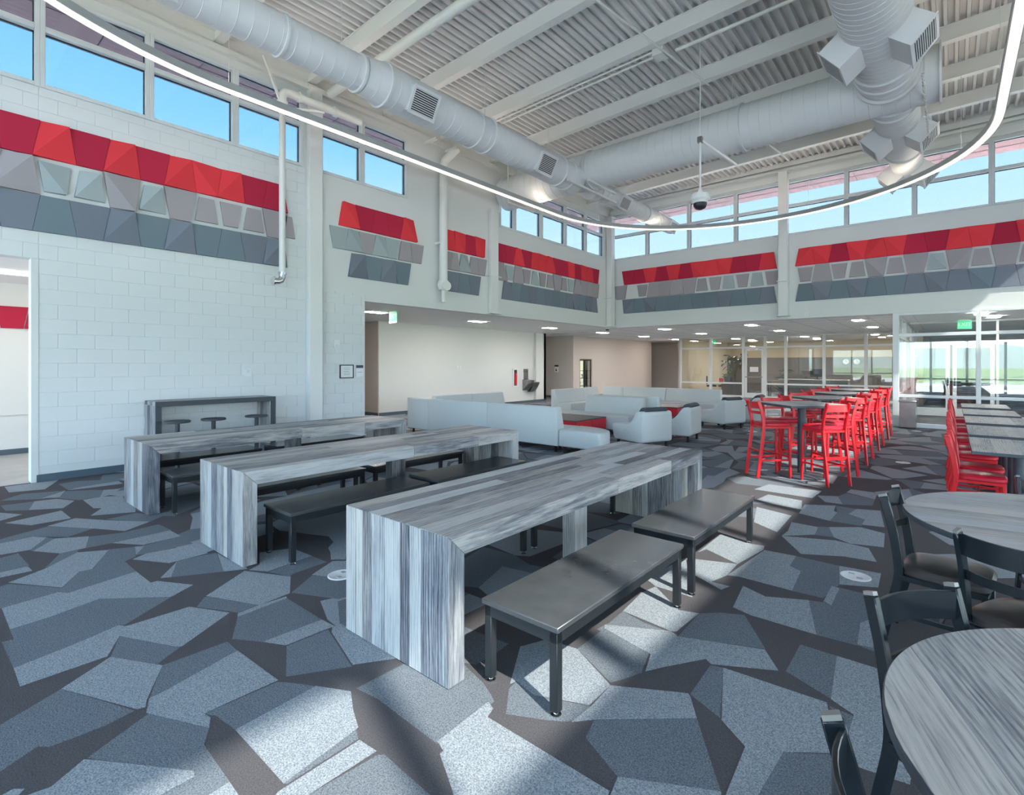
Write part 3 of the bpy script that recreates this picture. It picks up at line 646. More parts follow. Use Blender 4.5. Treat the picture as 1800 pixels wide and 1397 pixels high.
# ---- office storefront beyond the far aisle
YS = 26.2
sx = (-10.75, -9.19, -7.63, -6.66, -5.78, -4.26, -2.73, -1.15)
for a, b in zip(sx, sx[1:]):
    f = MB(); t = .06; ys = (YS-.05, YS+.07)
    isdoor = abs(a+7.63) < .01
    f.box(a, a+t, *ys, 0, ZH); f.box(b-t, b, *ys, 0, ZH); f.box(a+t, b-t, *ys, ZH-.06, ZH); f.box(a+t, b-t, *ys, 2.37, 2.45)
    if not isdoor: f.box(a+t, b-t, *ys, .65, .72); f.box(a+t, b-t, *ys, 0, .1)
    o = struct(f.build('window_%d' % wn, M_alu, bevel=.004)); wn += 1
    for z0, z1 in ((.1,.65),(.72,2.37),(2.45,ZH-.06)):
        if isdoor and z0 < 2: continue
        g = MB(); g.box(a+t, b-t, YS-.004, YS+.004, z0, z1); g.build('pane', M_glass2, o)
f = MB(); a, b = -7.56, -6.73
f.box(a, a+.09, YS-.03, YS+.03, .01, 2.36); f.box(b-.09, b, YS-.03, YS+.03, .01, 2.36); f.box(a+.09, b-.09, YS-.03, YS+.03, 2.26, 2.36); f.box(a+.09, b-.09, YS-.03, YS+.03, .01, .24)
d1 = struct(f.build('door_1', M_alu, bevel=.004))
g = MB(); g.box(a+.09, b-.09, YS-.004, YS+.004, .24, 2.26); g.build('pane', M_glass2, d1)
g = MB(); g.box(a+.02, b-.02, YS-.085, YS-.06, .98, 1.02); g.box(a+.05, a+.08, YS-.06, YS-.03, .97, 1.03); g.box(b-.08, b-.05, YS-.06, YS-.03, .97, 1.03); g.build('push_bar', M_steel, d1)
g = MB(); g.box(-7.38, -6.95, YS-.09, YS-.03, 2.27, 2.34); g.box(-7.2, -6.78, YS-.07, YS-.05, 2.34, 2.36); g.build('door_closer', M_steel, d1)
# office shell
m = MB(); m.box(-10.75, -1.0, 33.5, 33.7, 0, 2.0)
struct(m.build('wall_office', M_panelgrey))
m = MB(); m.box(-10.75, -1.0, 33.52, 33.72, 2.0, ZH); m.box(-10.75, -10.73, 26.35, 33.5, 0, ZH); m.box(-1.0, -.85, 26.3, 33.7, 0, ZH); struct(m.build('wall_office', M_warmwall))
# ---- glazed vestibule at the right
vx = (-1.14, .50, 2.10, 3.70)
f = MB(); f.box(-1.16, -1.03, YW-.06, YW+.12, 0, 2.93); struct(f.build('trim_5', M_alu, bevel=.006))
for a, b in zip(vx, vx[1:]):
    f = MB(); t = .045; ys = (YW-.04, YW+.1)
    f.box(a, a+t, *ys, 0, 2.93); f.box(b-t, b, *ys, 0, 2.93)
    for z0, z1 in ((0,.1),(.76,.83),(2.32,2.40),(2.87,2.93)): f.box(a+t, b-t, *ys, z0, z1)
    o = struct(f.build('window_%d' % wn, M_alu, bevel=.004)); wn += 1
    for z0, z1 in ((.1,.76),(.83,2.32),(2.40,2.87)):
        g = MB(); g.box(a+t, b-t, YW+.03, YW+.038, z0, z1); g.build('pane', M_glass3, o)
for k in range(6):                                   # glass side of the vestibule
    a = YW+.15+k*1.55; b = a+1.55; f = MB(); t = .045; q = (-1.15, -1.05)
    f.box(*q, a, a+t, 0, 2.93); f.box(*q, b-t, b, 0, 2.93)
    for z0, z1 in ((0,.1),(.76,.83),(2.32,2.40),(2.87,2.93)): f.box(*q, a+t, b-t, z0, z1)
    o = struct(f.build('window_%d' % wn, M_alu, bevel=.004)); wn += 1
    for z0, z1 in ((.1,.76),(.83,2.32),(2.40,2.87)):
        g = MB(); g.box(-1.105, -1.097, a+t, b-t, z0, z1); g.build('pane', M_glass2, o)
# inner entrance: pair of doors and sidelights
yd = 20.6
for dn, (a, b) in enumerate(((-1.0, .0), (.0, 1.0))):
    f = MB(); f.box(a+.03, a+.13, yd, yd+.05, .02, 2.2); f.box(b-.13, b-.03, yd, yd+.05, .02, 2.2); f.box(a+.13, b-.13, yd, yd+.05, 2.1, 2.2); f.box(a+.13, b-.13, yd, yd+.05, .02, .27)
    o = struct(f.build('door_%d' % (dn+2), M_alu, bevel=.004))
    g = MB(); g.box(a+.13, b-.13, yd+.02, yd+.03, .27, 2.1); g.build('pane', M_glass2, o)
    g = MB(); xh = b-.08 if dn == 0 else a+.08; g.box(xh-.02, xh+.02, yd-.07, yd-.04, .95, 1.2); g.box(xh-.015, xh+.015, yd-.045, yd, 1.05, 1.1); g.build('pull_handle', M_black, o)
for a, b in ((1.0, 1.9), (1.9, 3.7)):
    f = MB(); f.box(a, a+.06, yd, yd+.06, 0, 2.93); f.box(b-.06, b, yd, yd+.06, 0, 2.93)
    for z0, z1 in ((0,.1),(.8,.86),(2.25,2.32),(2.87,2.93)): f.box(a+.06, b-.06, yd, yd+.06, z0, z1)
    o = struct(f.build('window_%d' % wn, M_alu, bevel=.004)); wn += 1
    g = MB(); g.box(a+.06, b-.06, yd+.02, yd+.03, .1, 2.87); g.build('pane', M_glass2, o)
f = MB(); f.box(-1.0, 1.0, yd, yd+.06, 2.2, 2.3); f.box(-1.0, 1.0, yd, yd+.06, 2.87, 2.93); struct(f.build('trim_6', M_alu))
m = MB(); m.box(-1.0, 3.7, YW+.15, yd-.1, 0, .006); struct(m.build('floor', M_aggr))
m = MB(); m.box(2.2, 3.7, 24.5, 24.7, 0, ZH); m.box(3.9, 4.1, YW+.2, 35, 0, ZH); struct(m.build('wall_entry', M_warmwall))
m = MB(); m.box(-10.75, 4.1, 34.5, 34.6, 0, ZH); struct(m.build('wall_end', M_warmwall))
# ---- glass front of the right aisle
for k in range(11):
    a = -3.9 + k*1.86; b = a+1.86; f = MB(); t = .05; q = (8.0, 8.12)
    f.box(*q, a, a+t, 0, ZH); f.box(*q, b-t, b, 0, ZH)
    for z0, z1 in ((0,.1),(.76,.83),(2.87,ZH)): f.box(*q, a+t, b-t, z0, z1)
    o = struct(f.build('window_%d' % wn, M_alu)); wn += 1
    g = MB(); g.box(8.05, 8.06, a+t, b-t, .1, 2.87); g.build('pane', M_glasso, o)
m = MB(); m.box(XR+.2, 8.2, YW-.1, YW+.05, 0, ZH); struct(m.build('wall_aisle_end', M_wall))
# ---- outdoors
m = MB(); m.box(-300, 300, -300, 300, -.5, -.25); struct(m.build('floor', M_grass))
m = MB(); m.box(-17.5, 12.5, -24, -4.2, -.3, -.05); m.box(9, 14, -9.5, 36, -.3, -.05); m.box(-40, -17.5, -30, 60, -.3, -.06); struct(m.build('floor', M_conc))  # unseen paving; the left strip is added to bounce light up to the soffit
m = MB(); rr = random.Random(3); ring = []
for k in range(73):
    a = 2*PI*k/72; h = 6+9*abs(math.sin(a*3+1))+rr.uniform(0, 4)
    ring.append(((260*math.cos(a), 260*math.sin(a), -1), (285*math.cos(a), 285*math.sin(a), h), (320*math.cos(a), 320*math.sin(a), -1)))
m.add([p for r in ring for p in r], [f for k in range(72) for f in ((3*k,3*k+3,3*k+4,3*k+1),(3*k+1,3*k+4,3*k+5,3*k+2))])
struct(m.build('trim_7', M_hill, smooth=True))
#__PART2__
# ================================================================== FELT WALL PANELS
def panel_geo(m, q, d, kind):
    """q = four corners (u, z): top-left, top-right, bottom-right, bottom-left; front at depth d, some faces fold"""
    (tl, tr, br, bl) = q
    e = .012
    cx = sum(p[0] for p in q)/4; cz = sum(p[1] for p in q)/4
    back = [(u, z, 0) for u, z in q]
    if kind == 0: hs = (d, d, d, d)
    elif kind == 1: hs = (d*.4, d*2.1, d*.4, d*2.1)
    else: hs = (d*2.1, d*.4, d*2.1, d*.4)
    fr = [(u+(cx-u)*e, z+(cz-z)*e, h) for (u, z), h in zip(q, hs)]
    fs = [(0,4,5,1),(1,5,6,2),(2,6,7,3),(3,7,4,0)]
    fs += [(4,7,6,5)] if kind == 0 else ([(4,7,5),(7,6,5)] if kind == 1 else [(4,7,6),(4,6,5)])
    return back+fr, fs
PM = {'R': M_pred, 'C': M_pcrim, 'T': M_ptan, 'G': M_pgrey, 'B': M_pblue, 'S': M_pslate}
def panel_row(parent, place, c0, pitch, n, lean, z0, z1, spec, k0=0):
    """spec: letters colour + fold digit (+ 'i' for a smaller inset panel), '--' leaves a gap"""
    s = .0425*(z1-z0)/.5
    for k in range(n):
        t = spec[k % len(spec)]
        if t == '--': continue
        a = c0+k*pitch; b = a+pitch; la = lean*(1 if k % 2 == 0 else -1)*s; lb = -la
        q = [(a+la, z1), (b+lb, z1), (b-lb, z0), (a-la, z0)]
        if t.endswith('i'):
            cx = sum(p[0] for p in q)/4; cz = (z0+z1)/2
            q = [(cx+(u-cx)*.76, cz+(z-cz)*.80) for u, z in q]
        vs, fs = panel_geo(None, q, .035, int(t[1]))
        m = MB(); m.add([place(*v) for v in vs], fs)
        m.build('panel', PM[t[0]], parent)
def left_place(u, z, d): return (XW+.006+d, u, z)
def far_place(u, z, d): return (u, YW-.004-d, z)
ZR = ((4.44, 4.94), (3.93, 4.43), (3.42, 3.92))
g = thing('felt_panel_array', 'longest band of red, taupe and slate felt wall panels above the corridor opening', 'wall panels', (0,0,0), group='felt panel bands')
panel_row(g, left_place, -.767, .3835, 14, -1, *ZR[0], ['R1','C0','R1','C0','C0','R1','C0','R1','C0','R1','R2','R1','C0','C0'])
panel_row(g, left_place, -.767, .3835, 14, 1, *ZR[1], ['T1','T0','T2','T0','T1','G2i','G1i','T2','G1i','T0','T0i','T0i','T0i','T0'])
panel_row(g, left_place, 4.49, .3, 1, 1, *ZR[1], ['T0i'])
panel_row(g, left_place, -.767, .3835, 14, -1, *ZR[2], ['B0','S0','B0','S1','S0','B0','S0','S1','B0','S1','B0','B0','S0','S1'])
g = thing('felt_panel_array', 'small stepped cluster of red and grey felt panels left of the white vent pipe', 'wall panels', group='felt panel bands')
panel_row(g, left_place, 5.745, .3845, 5, 1, *ZR[0], ['R2','C0','C0','C0','R2'])
panel_row(g, left_place, 5.54, .332, 3, -1, 3.96, 4.40, ['G0','G2','T0'])
panel_row(g, left_place, 6.54, .325, 2, 1, 3.96, 4.40, ['G2','G0'])
panel_row(g, left_place, 7.23, .325, 2, 1, 3.96, 4.40, ['T0','T0'])
panel_row(g, left_place, 5.96, .3845, 4, 1, *ZR[2], ['S1','B0','S1','B0'])
g = thing('felt_panel_array', 'narrow red and grey felt panel cluster between the white vent pipe and a column', 'wall panels', group='felt panel bands')
panel_row(g, left_place, 8.55, .365, 4, 1, *ZR[0], ['R0','R2','C0','R2'])
panel_row(g, left_place, 8.55, .25, 2, -1, 3.96, 4.40, ['T0','T0']); panel_row(g, left_place, 9.09, .32, 1, 1, 3.96, 4.40, ['G2']); panel_row(g, left_place, 9.45, .30, 2, 1, 3.96, 4.40, ['T0','T0'])
panel_row(g, left_place, 8.66, .385, 3, -1, *ZR[2], ['S0','B0','S0'])
g = thing('felt_panel_array', 'receding band of red and slate felt panels on the left wall nearest the corner', 'wall panels', group='felt panel bands')
panel_row(g, left_place, 10.46, .3845, 14, 1, *ZR[0], ['C0','C0','R2','C0','R1','R2','R2','C0','C0','R2','C0','R2','R0','C0'])
panel_row(g, left_place, 10.46, .3845, 14, 1, *ZR[1], ['T2','G0i','T0','T0i','G2i','T0i','T0i','T0','T0i','G0i','T2','T0','T0','T0'])
panel_row(g, left_place, 10.74, .3845, 13, 1, *ZR[2], ['S2','B0','B0','S0','B0','S0','B0','B0','S0','S1','B0','S1','S0'])
g = thing('felt_panel_array', 'band of red, taupe and slate felt panels on the far wall between corner and column', 'wall panels', group='felt panel bands')
panel_row(g, far_place, -8.96, .4165, 12, -1, *ZR[0], ['C0','C0','R2','C0','R2','C0','R2','R1','R2','C0','C0','R0'])
panel_row(g, far_place, -9.26, .4165, 13, -1, *ZR[1], ['T0','--','T0i','T0','T0','T2','T0','T0i','T0i','G2i','T0i','G0i','T0i'])
panel_row(g, far_place, -8.96, .4165, 12, -1, *ZR[2], ['S1','B0','S2','B0','B0','B0','B0','B0','S2','B0','B0','S0'])
g = thing('felt_panel_array', 'band of red, taupe and slate felt panels over the glazed entrance, right of the column', 'wall panels', group='felt panel bands')
panel_row(g, far_place, -3.39, .4155, 14, 1, *ZR[0], ['R1','R2','C0','R2','R1','R2','C0','C0','R1','R2','C0','R2','C0','R1'])
panel_row(g, far_place, -3.39, .4155, 14, -1, *ZR[1], ['T0i','T0','T0i','T0i','T2','T0i','T0','G2i','T1','T0i','T0','T0i','T0','T0i'])
panel_row(g, far_place, -3.39, .4155, 14, 1, *ZR[2], ['B0','S2','B0','S2','B0','B0','S0','S2','S0','B2','S0','S0','B0','S2'])
def corr_place(u, z, d): return (-12.75+d, u, z)
g = thing('felt_panel_array', 'row of spaced red felt panels inside the left corridor opening', 'wall panels', group='felt panel bands')
for k in range(8):
    panel_row(g, corr_place, -1.2+k*.375, .36, 1, 1 if k % 2 else -1, 2.25, 2.64, ['C1' if k % 2 else 'C0'])
    
# ================================================================== COLUMNS AND PIPES
def column(label, x0, x1, y0, y1, z0, z1, base=False):
    t = thing('steel_column', label, 'column', ((x0+x1)/2, (y0+y1)/2, z0))
    m = MB(); hx, hy = (x1-x0)/2, (y1-y0)/2
    m.box(-hx, hx, -hy, hy, 0, z1-z0); m.build('shaft', M_beam, t, bevel=.008)
    m = MB(); m.box(-hx-.03, hx+.03, -hy-.03, hy+.03, z1-z0-.02, z1-z0); m.build('cap_plate', M_beam, t)
    if z0 > .5:
        m = MB(); m.box(-hx-.05, hx+.05, -hy-.08, hy+.08, .0, .025); m.build('base_plate', M_beam, t)
        m = MB(); m.box(-hx-.02, hx+.02, -hy-.11, hy+.11, 1.0, 1.02); m.build('bracket', M_beam, t)
    return t
column('white steel column rising from the floor beside the block wall', XW-.0, XW+.12, 5.03, 5.30, 0, 6.98)
column('white steel column on the left wall between two felt panel clusters', XW+.01, XW+.13, 10.17, 10.45, 2.97, 5.75)
column('white steel column in the far left corner of the hall', XW+.02, XW+.24, 16.38, 16.62, 2.97, 6.9)
column('white steel column in the middle of the far wall', -3.84, -3.60, YW-.24, YW-.02, 3.0, 7.2)

def ducttube(pts, r, n=18): m = MB(); m.tube(pts, r, n); return m
# vent pipe that drops down the block wall
t = thing('drain_pipe', 'white pipe dropping past the longest panel band to a chrome elbow', 'pipe', (-9.1, 4.36, 3.1))
m = MB(); m.tube([(0,0,.12),(0,0,3.2)], .055, 16); m.build('riser', M_pipe, t, smooth=True)
m = MB(); m.tube([(0,0,.14),(0,0,.06),(0,-.03,0),(0,-.08,-.02),(0,-.15,-.02)], .06, 16); m.build('elbow', M_chrome, t, smooth=True)
MB().tube([(0,0,.11),(0,0,.15)], .075, 16).build('flange', M_chrome, t, smooth=True); MB().tube([(0,-.14,-.02),(0,-.17,-.02)], .08, 16).build('flange', M_chrome, t, smooth=True)
m = MB(); m.tube([(0,0,3.15),(0,0,3.32),(0,.05,3.38),(0,.12,3.4),(0,.3,3.4),(0,.9,3.4),(0,1.6,3.4)], .075, 16); m.build('header_pipe', M_pipe, t, smooth=True)
m = MB()
for a, b in (((0,0,3.05),(0,0,3.2)), ((0,.3,3.4),(0,.36,3.4)), ((0,1.0,3.4),(0,1.08,3.4))): m.tube([a, b], .095, 16)
m.build('coupling', M_pipe, t, smooth=True)
m = MB(); m.strip([(0,0,3.1),(.05,-.35,3.85)], .018, .018); m.strip([(0,.02,3.1),(.2,.7,3.2)], .018, .018); m.build('brace', M_pipe, t)
t = thing('vent_pipe', 'stout white pipe on the left wall with a bent head and capped foot', 'pipe', (-9.32, 8.40, 3.1))
m = MB(); m.tube([(0,0,.52),(0,0,3.28),(0,.04,3.42),(.22,.25,3.72)], .10, 18); m.build('riser', M_pipe, t, smooth=True)
m = MB(); m.tube([(0,0,.30),(0,0,.42),(0,0,.52)], [.11,.15,.12], 18); m.tube([(0,0,.38),(.17,-.03,.38)], .11, 18); m.build('trap_body', M_pipe, t, smooth=True)
m = MB(); m.tube([(0,0,0),(0,0,.3)], .055, 14); m.build('outlet', M_pipe, t, smooth=True)
m = MB(); m.tube([(-.15,-.12,1.42),(.02,-.12,1.42)], .03, 12); m.tube([(-.15,.0,1.42),(.02,.0,1.42)], .02, 12); m.build('valve', M_pipe, t, smooth=True)
m = MB(); m.box(-.05,.35,-.55,-.48,3.66,3.71); m.box(-.05,.35,.1,.17,3.66,3.71); m.build('rail', M_pipe, t)
o = MB().tube([(-9.3,5.42,6.93),(3.5,5.42,7.22)], .085, 14).build('storm_pipe', M_pipe, smooth=True)
tag(o, 'thick white pipe running under the roof deck beside the nearest beam', 'pipe')
t = thing('sprinkler_pipe', 'thin white twin pipes strapped under a roof beam at mid ceiling', 'pipe', (0,0,0))
m = MB(); m.tube([(-8.2,8.72,7.03),(-4.0,8.72,7.13)], .022, 8); m.tube([(-3.7,8.8,7.14),(1.5,8.8,7.27)], .03, 8); m.build('pipe', M_pipe, t, smooth=True)
m = MB(); m.tube([(-8.3,8.62,7.06),(-4.0,8.62,7.16)], .018, 8); m.build('pipe', M_pipe, t, smooth=True)
m = MB(); m.box(-4.05,-3.85,8.6,8.85,7.08,7.2); m.build('joint_box', M_pipe, t)
t = thing('brace_rod', 'thin white rod crossing the beams above the hanging camera', 'pipe', (0,0,0))
m = MB(); m.tube([(-4.1,6.2,7.05),(-3.62,10.2,7.08)], .02, 8); m.build('rod', M_pipe, t, smooth=True)
t = thing('brace_rod', 'short white rod below the far end of the trunk duct', 'pipe', (0,0,0))
m = MB(); m.tube([(-3.6,11.6,7.0),(-3.3,15.2,7.05)], .02, 8); m.build('rod', M_pipe, t, smooth=True)

# ================================================================== DUCTS
def ribbed(m, axis, c, segs, step=.2, n=36, bump=.006):
    """segs [(a0, a1, r0, r1)] of spiral seam duct along axis"""
    prof = []
    for a0, a1, r0, r1 in segs:
        k = max(1, int(round((a1-a0)/step))); L = (a1-a0)/k
        for i in range(k):
            ra = r0+(r1-r0)*i/k; rb = r0+(r1-r0)*(i+1)/k; z = a0+i*L
            prof += [(ra, z), (ra+bump, z+.002), (ra+bump, z+.011), (ra, z+.013)]
        prof.append((r1, a1))
    if axis == 'y': M = Matrix.Translation(c) @ Matrix.Rotation(-PI/2, 4, 'X')
    else: M = Matrix.Translation(c) @ Matrix.Rotation(PI/2, 4, 'Y')
    m.lathe(prof, n, M); return M
def ring_at(m, M, a, r, w=.05, h=.022, n=36):
    m.lathe([(r-.01, a-w/2), (r+h, a-w/2+.008), (r+h, a+w/2-.008), (r-.01, a+w/2)], n, M)
def diffuser(parent, M, a, r, ang, L=.5, Wd=.34, H=.14, wedge=0.0):
    """boxed outlet on the duct at distance a along it, turned ang about the duct axis; wedge tips the grille"""
    R = M @ Matrix.Translation((0, 0, a)) @ Matrix.Rotation(ang, 4, 'Z')
    b = MB(); x0 = r*.80; x1 = r+H
    b.box(x0, x1, -Wd/2, Wd/2, -L/2, L/2, R)
    o = b.build('diffuser', M_duct, parent, bevel=.004)
    g = MB(); g.box(x1, x1+.012, -Wd/2-.02, Wd/2+.02, -L/2-.02, -L/2+.025, R); g.box(x1, x1+.012, -Wd/2-.02, Wd/2+.02, L/2-.025, L/2+.02, R)
    g.box(x1, x1+.012, -Wd/2-.02, -Wd/2+.025, -L/2, L/2, R); g.box(x1, x1+.012, Wd/2-.025, Wd/2+.02, -L/2, L/2, R)
    k = 11
    for i in range(k):
        y = -Wd/2+.035+(Wd-.07)*i/(k-1)
        g.box(x1-.004, x1+.008, y-.006, y+.006, -L/2+.02, L/2-.02, R)
    g.build('grille', M_duct, o)
    g = MB(); g.box(x1+.0005, x1+.002, -Wd/2+.02, Wd/2-.02, -L/2+.02, L/2-.02, R); g.build('grille_back', M_gasket, o)
def hanger(parent, pts, r=.006): MB().tube(pts, r, 6).build('hanger_rod', M_pipe, parent)
# trunk across the hall
yB, zB, rB = 10.85, 6.33, .435
t = thing('trunk_duct', 'large white spiral duct crossing the hall from the left wall to an end cap', 'duct', (0,0,0))
m = MB(); MBt = ribbed(m, 'x', (0, yB, zB), [(-9.45, -7.3, rB, rB), (-7.3, -.14, rB, rB)], .19, 44); m.build('duct_body', M_duct, t, smooth=True)
for a in (-7.35, -6.65, -3.15): m = MB(); ring_at(m, MBt, a, rB, .06, .03, 44); m.build('joint_ring', M_duct, t, smooth=True)
m = MB(); m.lathe([(.01, -.14), (rB+.05, -.14), (rB+.05, -.115), (.01, -.115)], 44, MBt); m.build('end_cap', M_duct, t)
for x in (-9.1, -6.66, -3.37, -1.4): hanger(t, [(x, yB, zB+rB), (x, yB, deck_z(x)+.03)])
m = MB(); z = zB-rB-.02
m.strip([(-8.9, 10.3, z), (-8.9, 11.4, z)], .022, .022); m.strip([(-8.9, 10.3, z-.02), (-8.9, 10.3, 7.0)], .012, .012, (0,1,0)); m.strip([(-8.9, 11.4, z-.02), (-8.9, 11.4, 7.0)], .012, .012, (0,1,0))
m.build('trapeze_hanger', M_pipe, t)
m = MB(); m.strip([(-6.4, 10.25, zB-rB-.02), (-6.4, 11.5, zB-rB-.02)], .022, .022); m.build('strut_channel', M_pipe, t)
# long duct down the left side
xA, zA = -6.95, 6.08
t = thing('side_duct', 'long white round duct running away along the left windows', 'duct', (0,0,0))
m = MB(); MA = ribbed(m, 'y', (xA, 0, zA), [(-3.0, 4.55, .262, .262), (4.55, 4.9, .275, .33), (4.9, 10.5, .325, .325)], .19, 36, .004); m.build('duct_body', M_duct, t, smooth=True)
m = MB(); ribbed(m, 'y', (xA, 0, zA), [(11.2, 11.6, .30, .235), (11.6, 16.15, .228, .228)], .19, 36, .004); m.build('duct_end', M_duct, t, smooth=True)
for a, r in ((3.3,.262),(4.5,.265),(4.93,.33),(7.0,.325),(7.35,.325),(9.75,.33),(10.1,.33),(11.5,.24),(14.2,.228)): m = MB(); ring_at(m, MA, a, r, .05, .025); m.build('joint_ring', M_duct, t, smooth=True)
for a in (5.55, 8.95): diffuser(t, MA, a, .325, math.radians(28), .52, .40, .05)
diffuser(t, MA, 1.75, .262, math.radians(28), .5, .36, .05)
for a in (12.6, 15.75): diffuser(t, MA, a, .228, math.radians(28), .5, .32, .05)
for y in (2.0, 4.17, 7.24, 9.3): hanger(t, [(xA+.1, y, zA+.30), (xA+.1, y, deck_z(xA)+.03)])
m = MB(); m.strip([(xA+.35, 9.7, zA-.3), (xA+.35, 11.9, zA-.3)], .022, .022); m.build('strut_channel', M_pipe, t)
# branch on the right
xC, zC = -.79, 6.33
t = thing('branch_duct', 'white round duct overhead at right with angled outlet boxes on both sides', 'duct', (0,0,0))
m = MB(); MC = ribbed(m, 'y', (xC, 0, zC), [(2.0, 10.35, .42, .42)], .13, 40, .003); m.build('duct_body', M_duct, t, smooth=True)
m = MB(); ribbed(m, 'y', (xC, 0, zC), [(11.1, 13.9, .36, .36), (13.9, 15.9, .31, .31)], .13, 40, .003); m.build('duct_end', M_duct, t, smooth=True)
for a, r in ((6.5,.42),(9.75,.42),(10.05,.42),(10.4,.43),(11.2,.37),(11.5,.365),(14.0,.355),(15.85,.31)): m = MB(); ring_at(m, MC, a, r, .06, .028, 40); m.build('joint_ring', M_duct, t, smooth=True)
for a, r in ((8.75,.42),(12.7,.36),(15.45,.31)):
    for ang in (40, 140): diffuser(t, MC, a, r, math.radians(ang), .62, .40, .26)
for y in (7.0, 9.9, 13.2): hanger(t, [(xC, y, zC+.35), (xC, y, deck_z(xC)+.03)])
m = MB()
for i in range(24): m.tube([(xC+.47, 9.75+i*.12, zC-.42-.0*i), (xC+.47, 9.75+i*.12+.06, zC-.42)], .022, 6)
m.strip([(xC+.47, 9.7, zC-.42), (xC+.47, 12.6, zC-.42)], .012, .012); m.build('slotted_strut', M_pipe, t)

# ================================================================== RING LIGHT
t = thing('ring_light', 'huge slender oval ring light with warm glowing underside, hung below the ducts', 'light', (-3.77, 7.25, 5.65))
pts = []; RR = 4.37; h = 4.15
for k in range(49): a = PI*k/48; pts.append((RR*math.cos(a), h+RR*math.sin(a), 0))
for k in range(49): a = PI+PI*k/48; pts.append((RR*math.cos(a), -h+RR*math.sin(a), 0))
MB().strip([(x, y, .055) for x, y, z in pts], .070, .05, closed=True).build('housing', M_ring, t)
MB().strip([(x, y, -.001) for x, y, z in pts], .055, .007, closed=True).build('diffuser', M_ringlamp, t)
MB().strip([(x, y, .106) for x, y, z in pts], .045, .004, closed=True).build('uplight_diffuser', M_ringup, t)
for k in range(0, 98, 7):
    x, y, z = pts[k]; zt = deck_z(x-3.77)-5.65
    MB().tube([(x, y, .1), (x, y, zt)], .0035, 5).build('suspension_wire', M_pipe, t)

# ================================================================== HANGING CAMERA
t = thing('dome_camera', 'black and white dome camera hung on a long pole in mid hall', 'camera', (-3.4, 9.16, 4.5))
m = MB(); m.tube([(0,0,.2),(0,0,1.1)], .018, 8); m.tube([(0,0,1.1),(0,0,2.95)], .009, 8); m.build('pole', M_pipe, t)
m = MB(); m.lathe([(.03,.22),(.05,.16),(.15,.13),(.165,.08),(.165,.03),(.12,.0),(.11,-.03),(.02,-.03)], 24); m.build('housing', M_wall, t, smooth=True)
m = MB(); m.lathe([(.11,-.02),(.115,-.07),(.085,-.12),(.03,-.145),(.005,-.15)], 24); m.build('dome', M_black, t, smooth=True)
m = MB(); m.strip([(0,0,1.1),(.45,.55,.70)], .018, .018); m.build('sway_brace', M_pipe, t)
m = MB(); m.box(-.04,.04,-.04,.04,1.05,1.15); m.build('clamp', M_steel, t)

# ================================================================== LOW CEILING LIGHTS, SIGNS
def troffer(loc, label):
    t = thing('ceiling_light', label, 'light', loc, group='recessed lights in the low ceiling')
    return t
tmpl = None
lights = [((-11.25, y), 'left aisle') for y in (7.8, 11.55, 15.35, 19.15, 23.0, 26.9)] + [((x, y), 'far aisle') for y in (18.7, 22.5) for x in (-8.3, -5.2, -2.15)]
names = {}
nth = ['nearest', 'second nearest', 'third nearest', 'fourth nearest', 'second farthest', 'farthest']
for i, ((x, y), w) in enumerate(lights):
    if w == 'left aisle': lab = 'recessed square ceiling light, %s in the row over the left aisle' % nth[i]
    else:
        j = i-6; lab = 'recessed square ceiling light over the far aisle, %s row, %s' % ('front' if j < 3 else 'back', ('left', 'middle', 'right')[j % 3])
    if tmpl is None:
        tmpl = thing('ceiling_light', lab, 'light', (x, y, ZH), group='recessed lights in the low ceiling')
        m = MB(); m.box(-.3,.3,-.3,-.28,-.012,0); m.box(-.3,.3,.28,.3,-.012,0); m.box(-.3,-.28,-.28,.28,-.012,0); m.box(.28,.3,-.28,.28,-.012,0); m.build('trim_frame', M_ceil, tmpl)
        m = MB(); m.box(-.13,.13,-.28,.28,-.016,-.004); m.build('diffuser', M_lamp, tmpl)
        m = MB(); m.box(-.28,-.13,-.28,.28,-.010,-.002); m.box(.13,.28,-.28,.28,-.010,-.002); m.build('reflector', M_wall, tmpl)
    else: dup(tmpl, (x, y, ZH), 0, lab)
for i, (x, y) in enumerate([(-8.6,28.2),(-5.4,28.2),(-2.6,28.2),(-8.6,31.2),(-5.4,31.2),(-2.6,31.2)]):
    dup(tmpl, (x, y, ZH), 0, 'recessed light inside the glazed office, %s row, %s' % ('front' if i < 3 else 'back', ('left','middle','right')[i % 3]), 'recessed lights in the office')
for i, (x, y) in enumerate([(.6,18.2),(.9,19.6)]):
    dup(tmpl, (x, y, 2.93), 0, 'recessed light in the glazed entrance vestibule, %s one' % ('nearer','farther')[i], 'recessed lights in the vestibule')
o = tag(MB().box(-11.2,-11.0,-1.5,4.2,3.01,3.045).build('linear_light', M_lamp2), 'long linear ceiling light inside the left corridor opening', 'light')
def text_mesh(txt, size, mat, name, parent, loc, rot, ext=.002):
    c = bpy.data.curves.new('t', 'FONT'); c.body = txt; c.size = size; c.extrude = ext; c.align_x = 'CENTER'; c.align_y = 'CENTER'
    o = bpy.data.objects.new('t', c); COL.objects.link(o)
    bpy.context.view_layer.update()
    me = bpy.data.meshes.new_from_object(o.evaluated_get(bpy.context.evaluated_depsgraph_get()))
    bpy.data.objects.remove(o); me.materials.clear(); me.materials.append(mat)
    r = bpy.data.objects.new(name, me); COL.objects.link(r); r.parent = parent; r.location = loc; r.rotation_euler = rot
    return r
M_green2 = glow('exit_panel', (.03,.55,.22), .25)
t = thing('exit_sign', 'green lit exit sign hanging from the low ceiling at left', 'sign', (-10.76, 8.0, ZH))
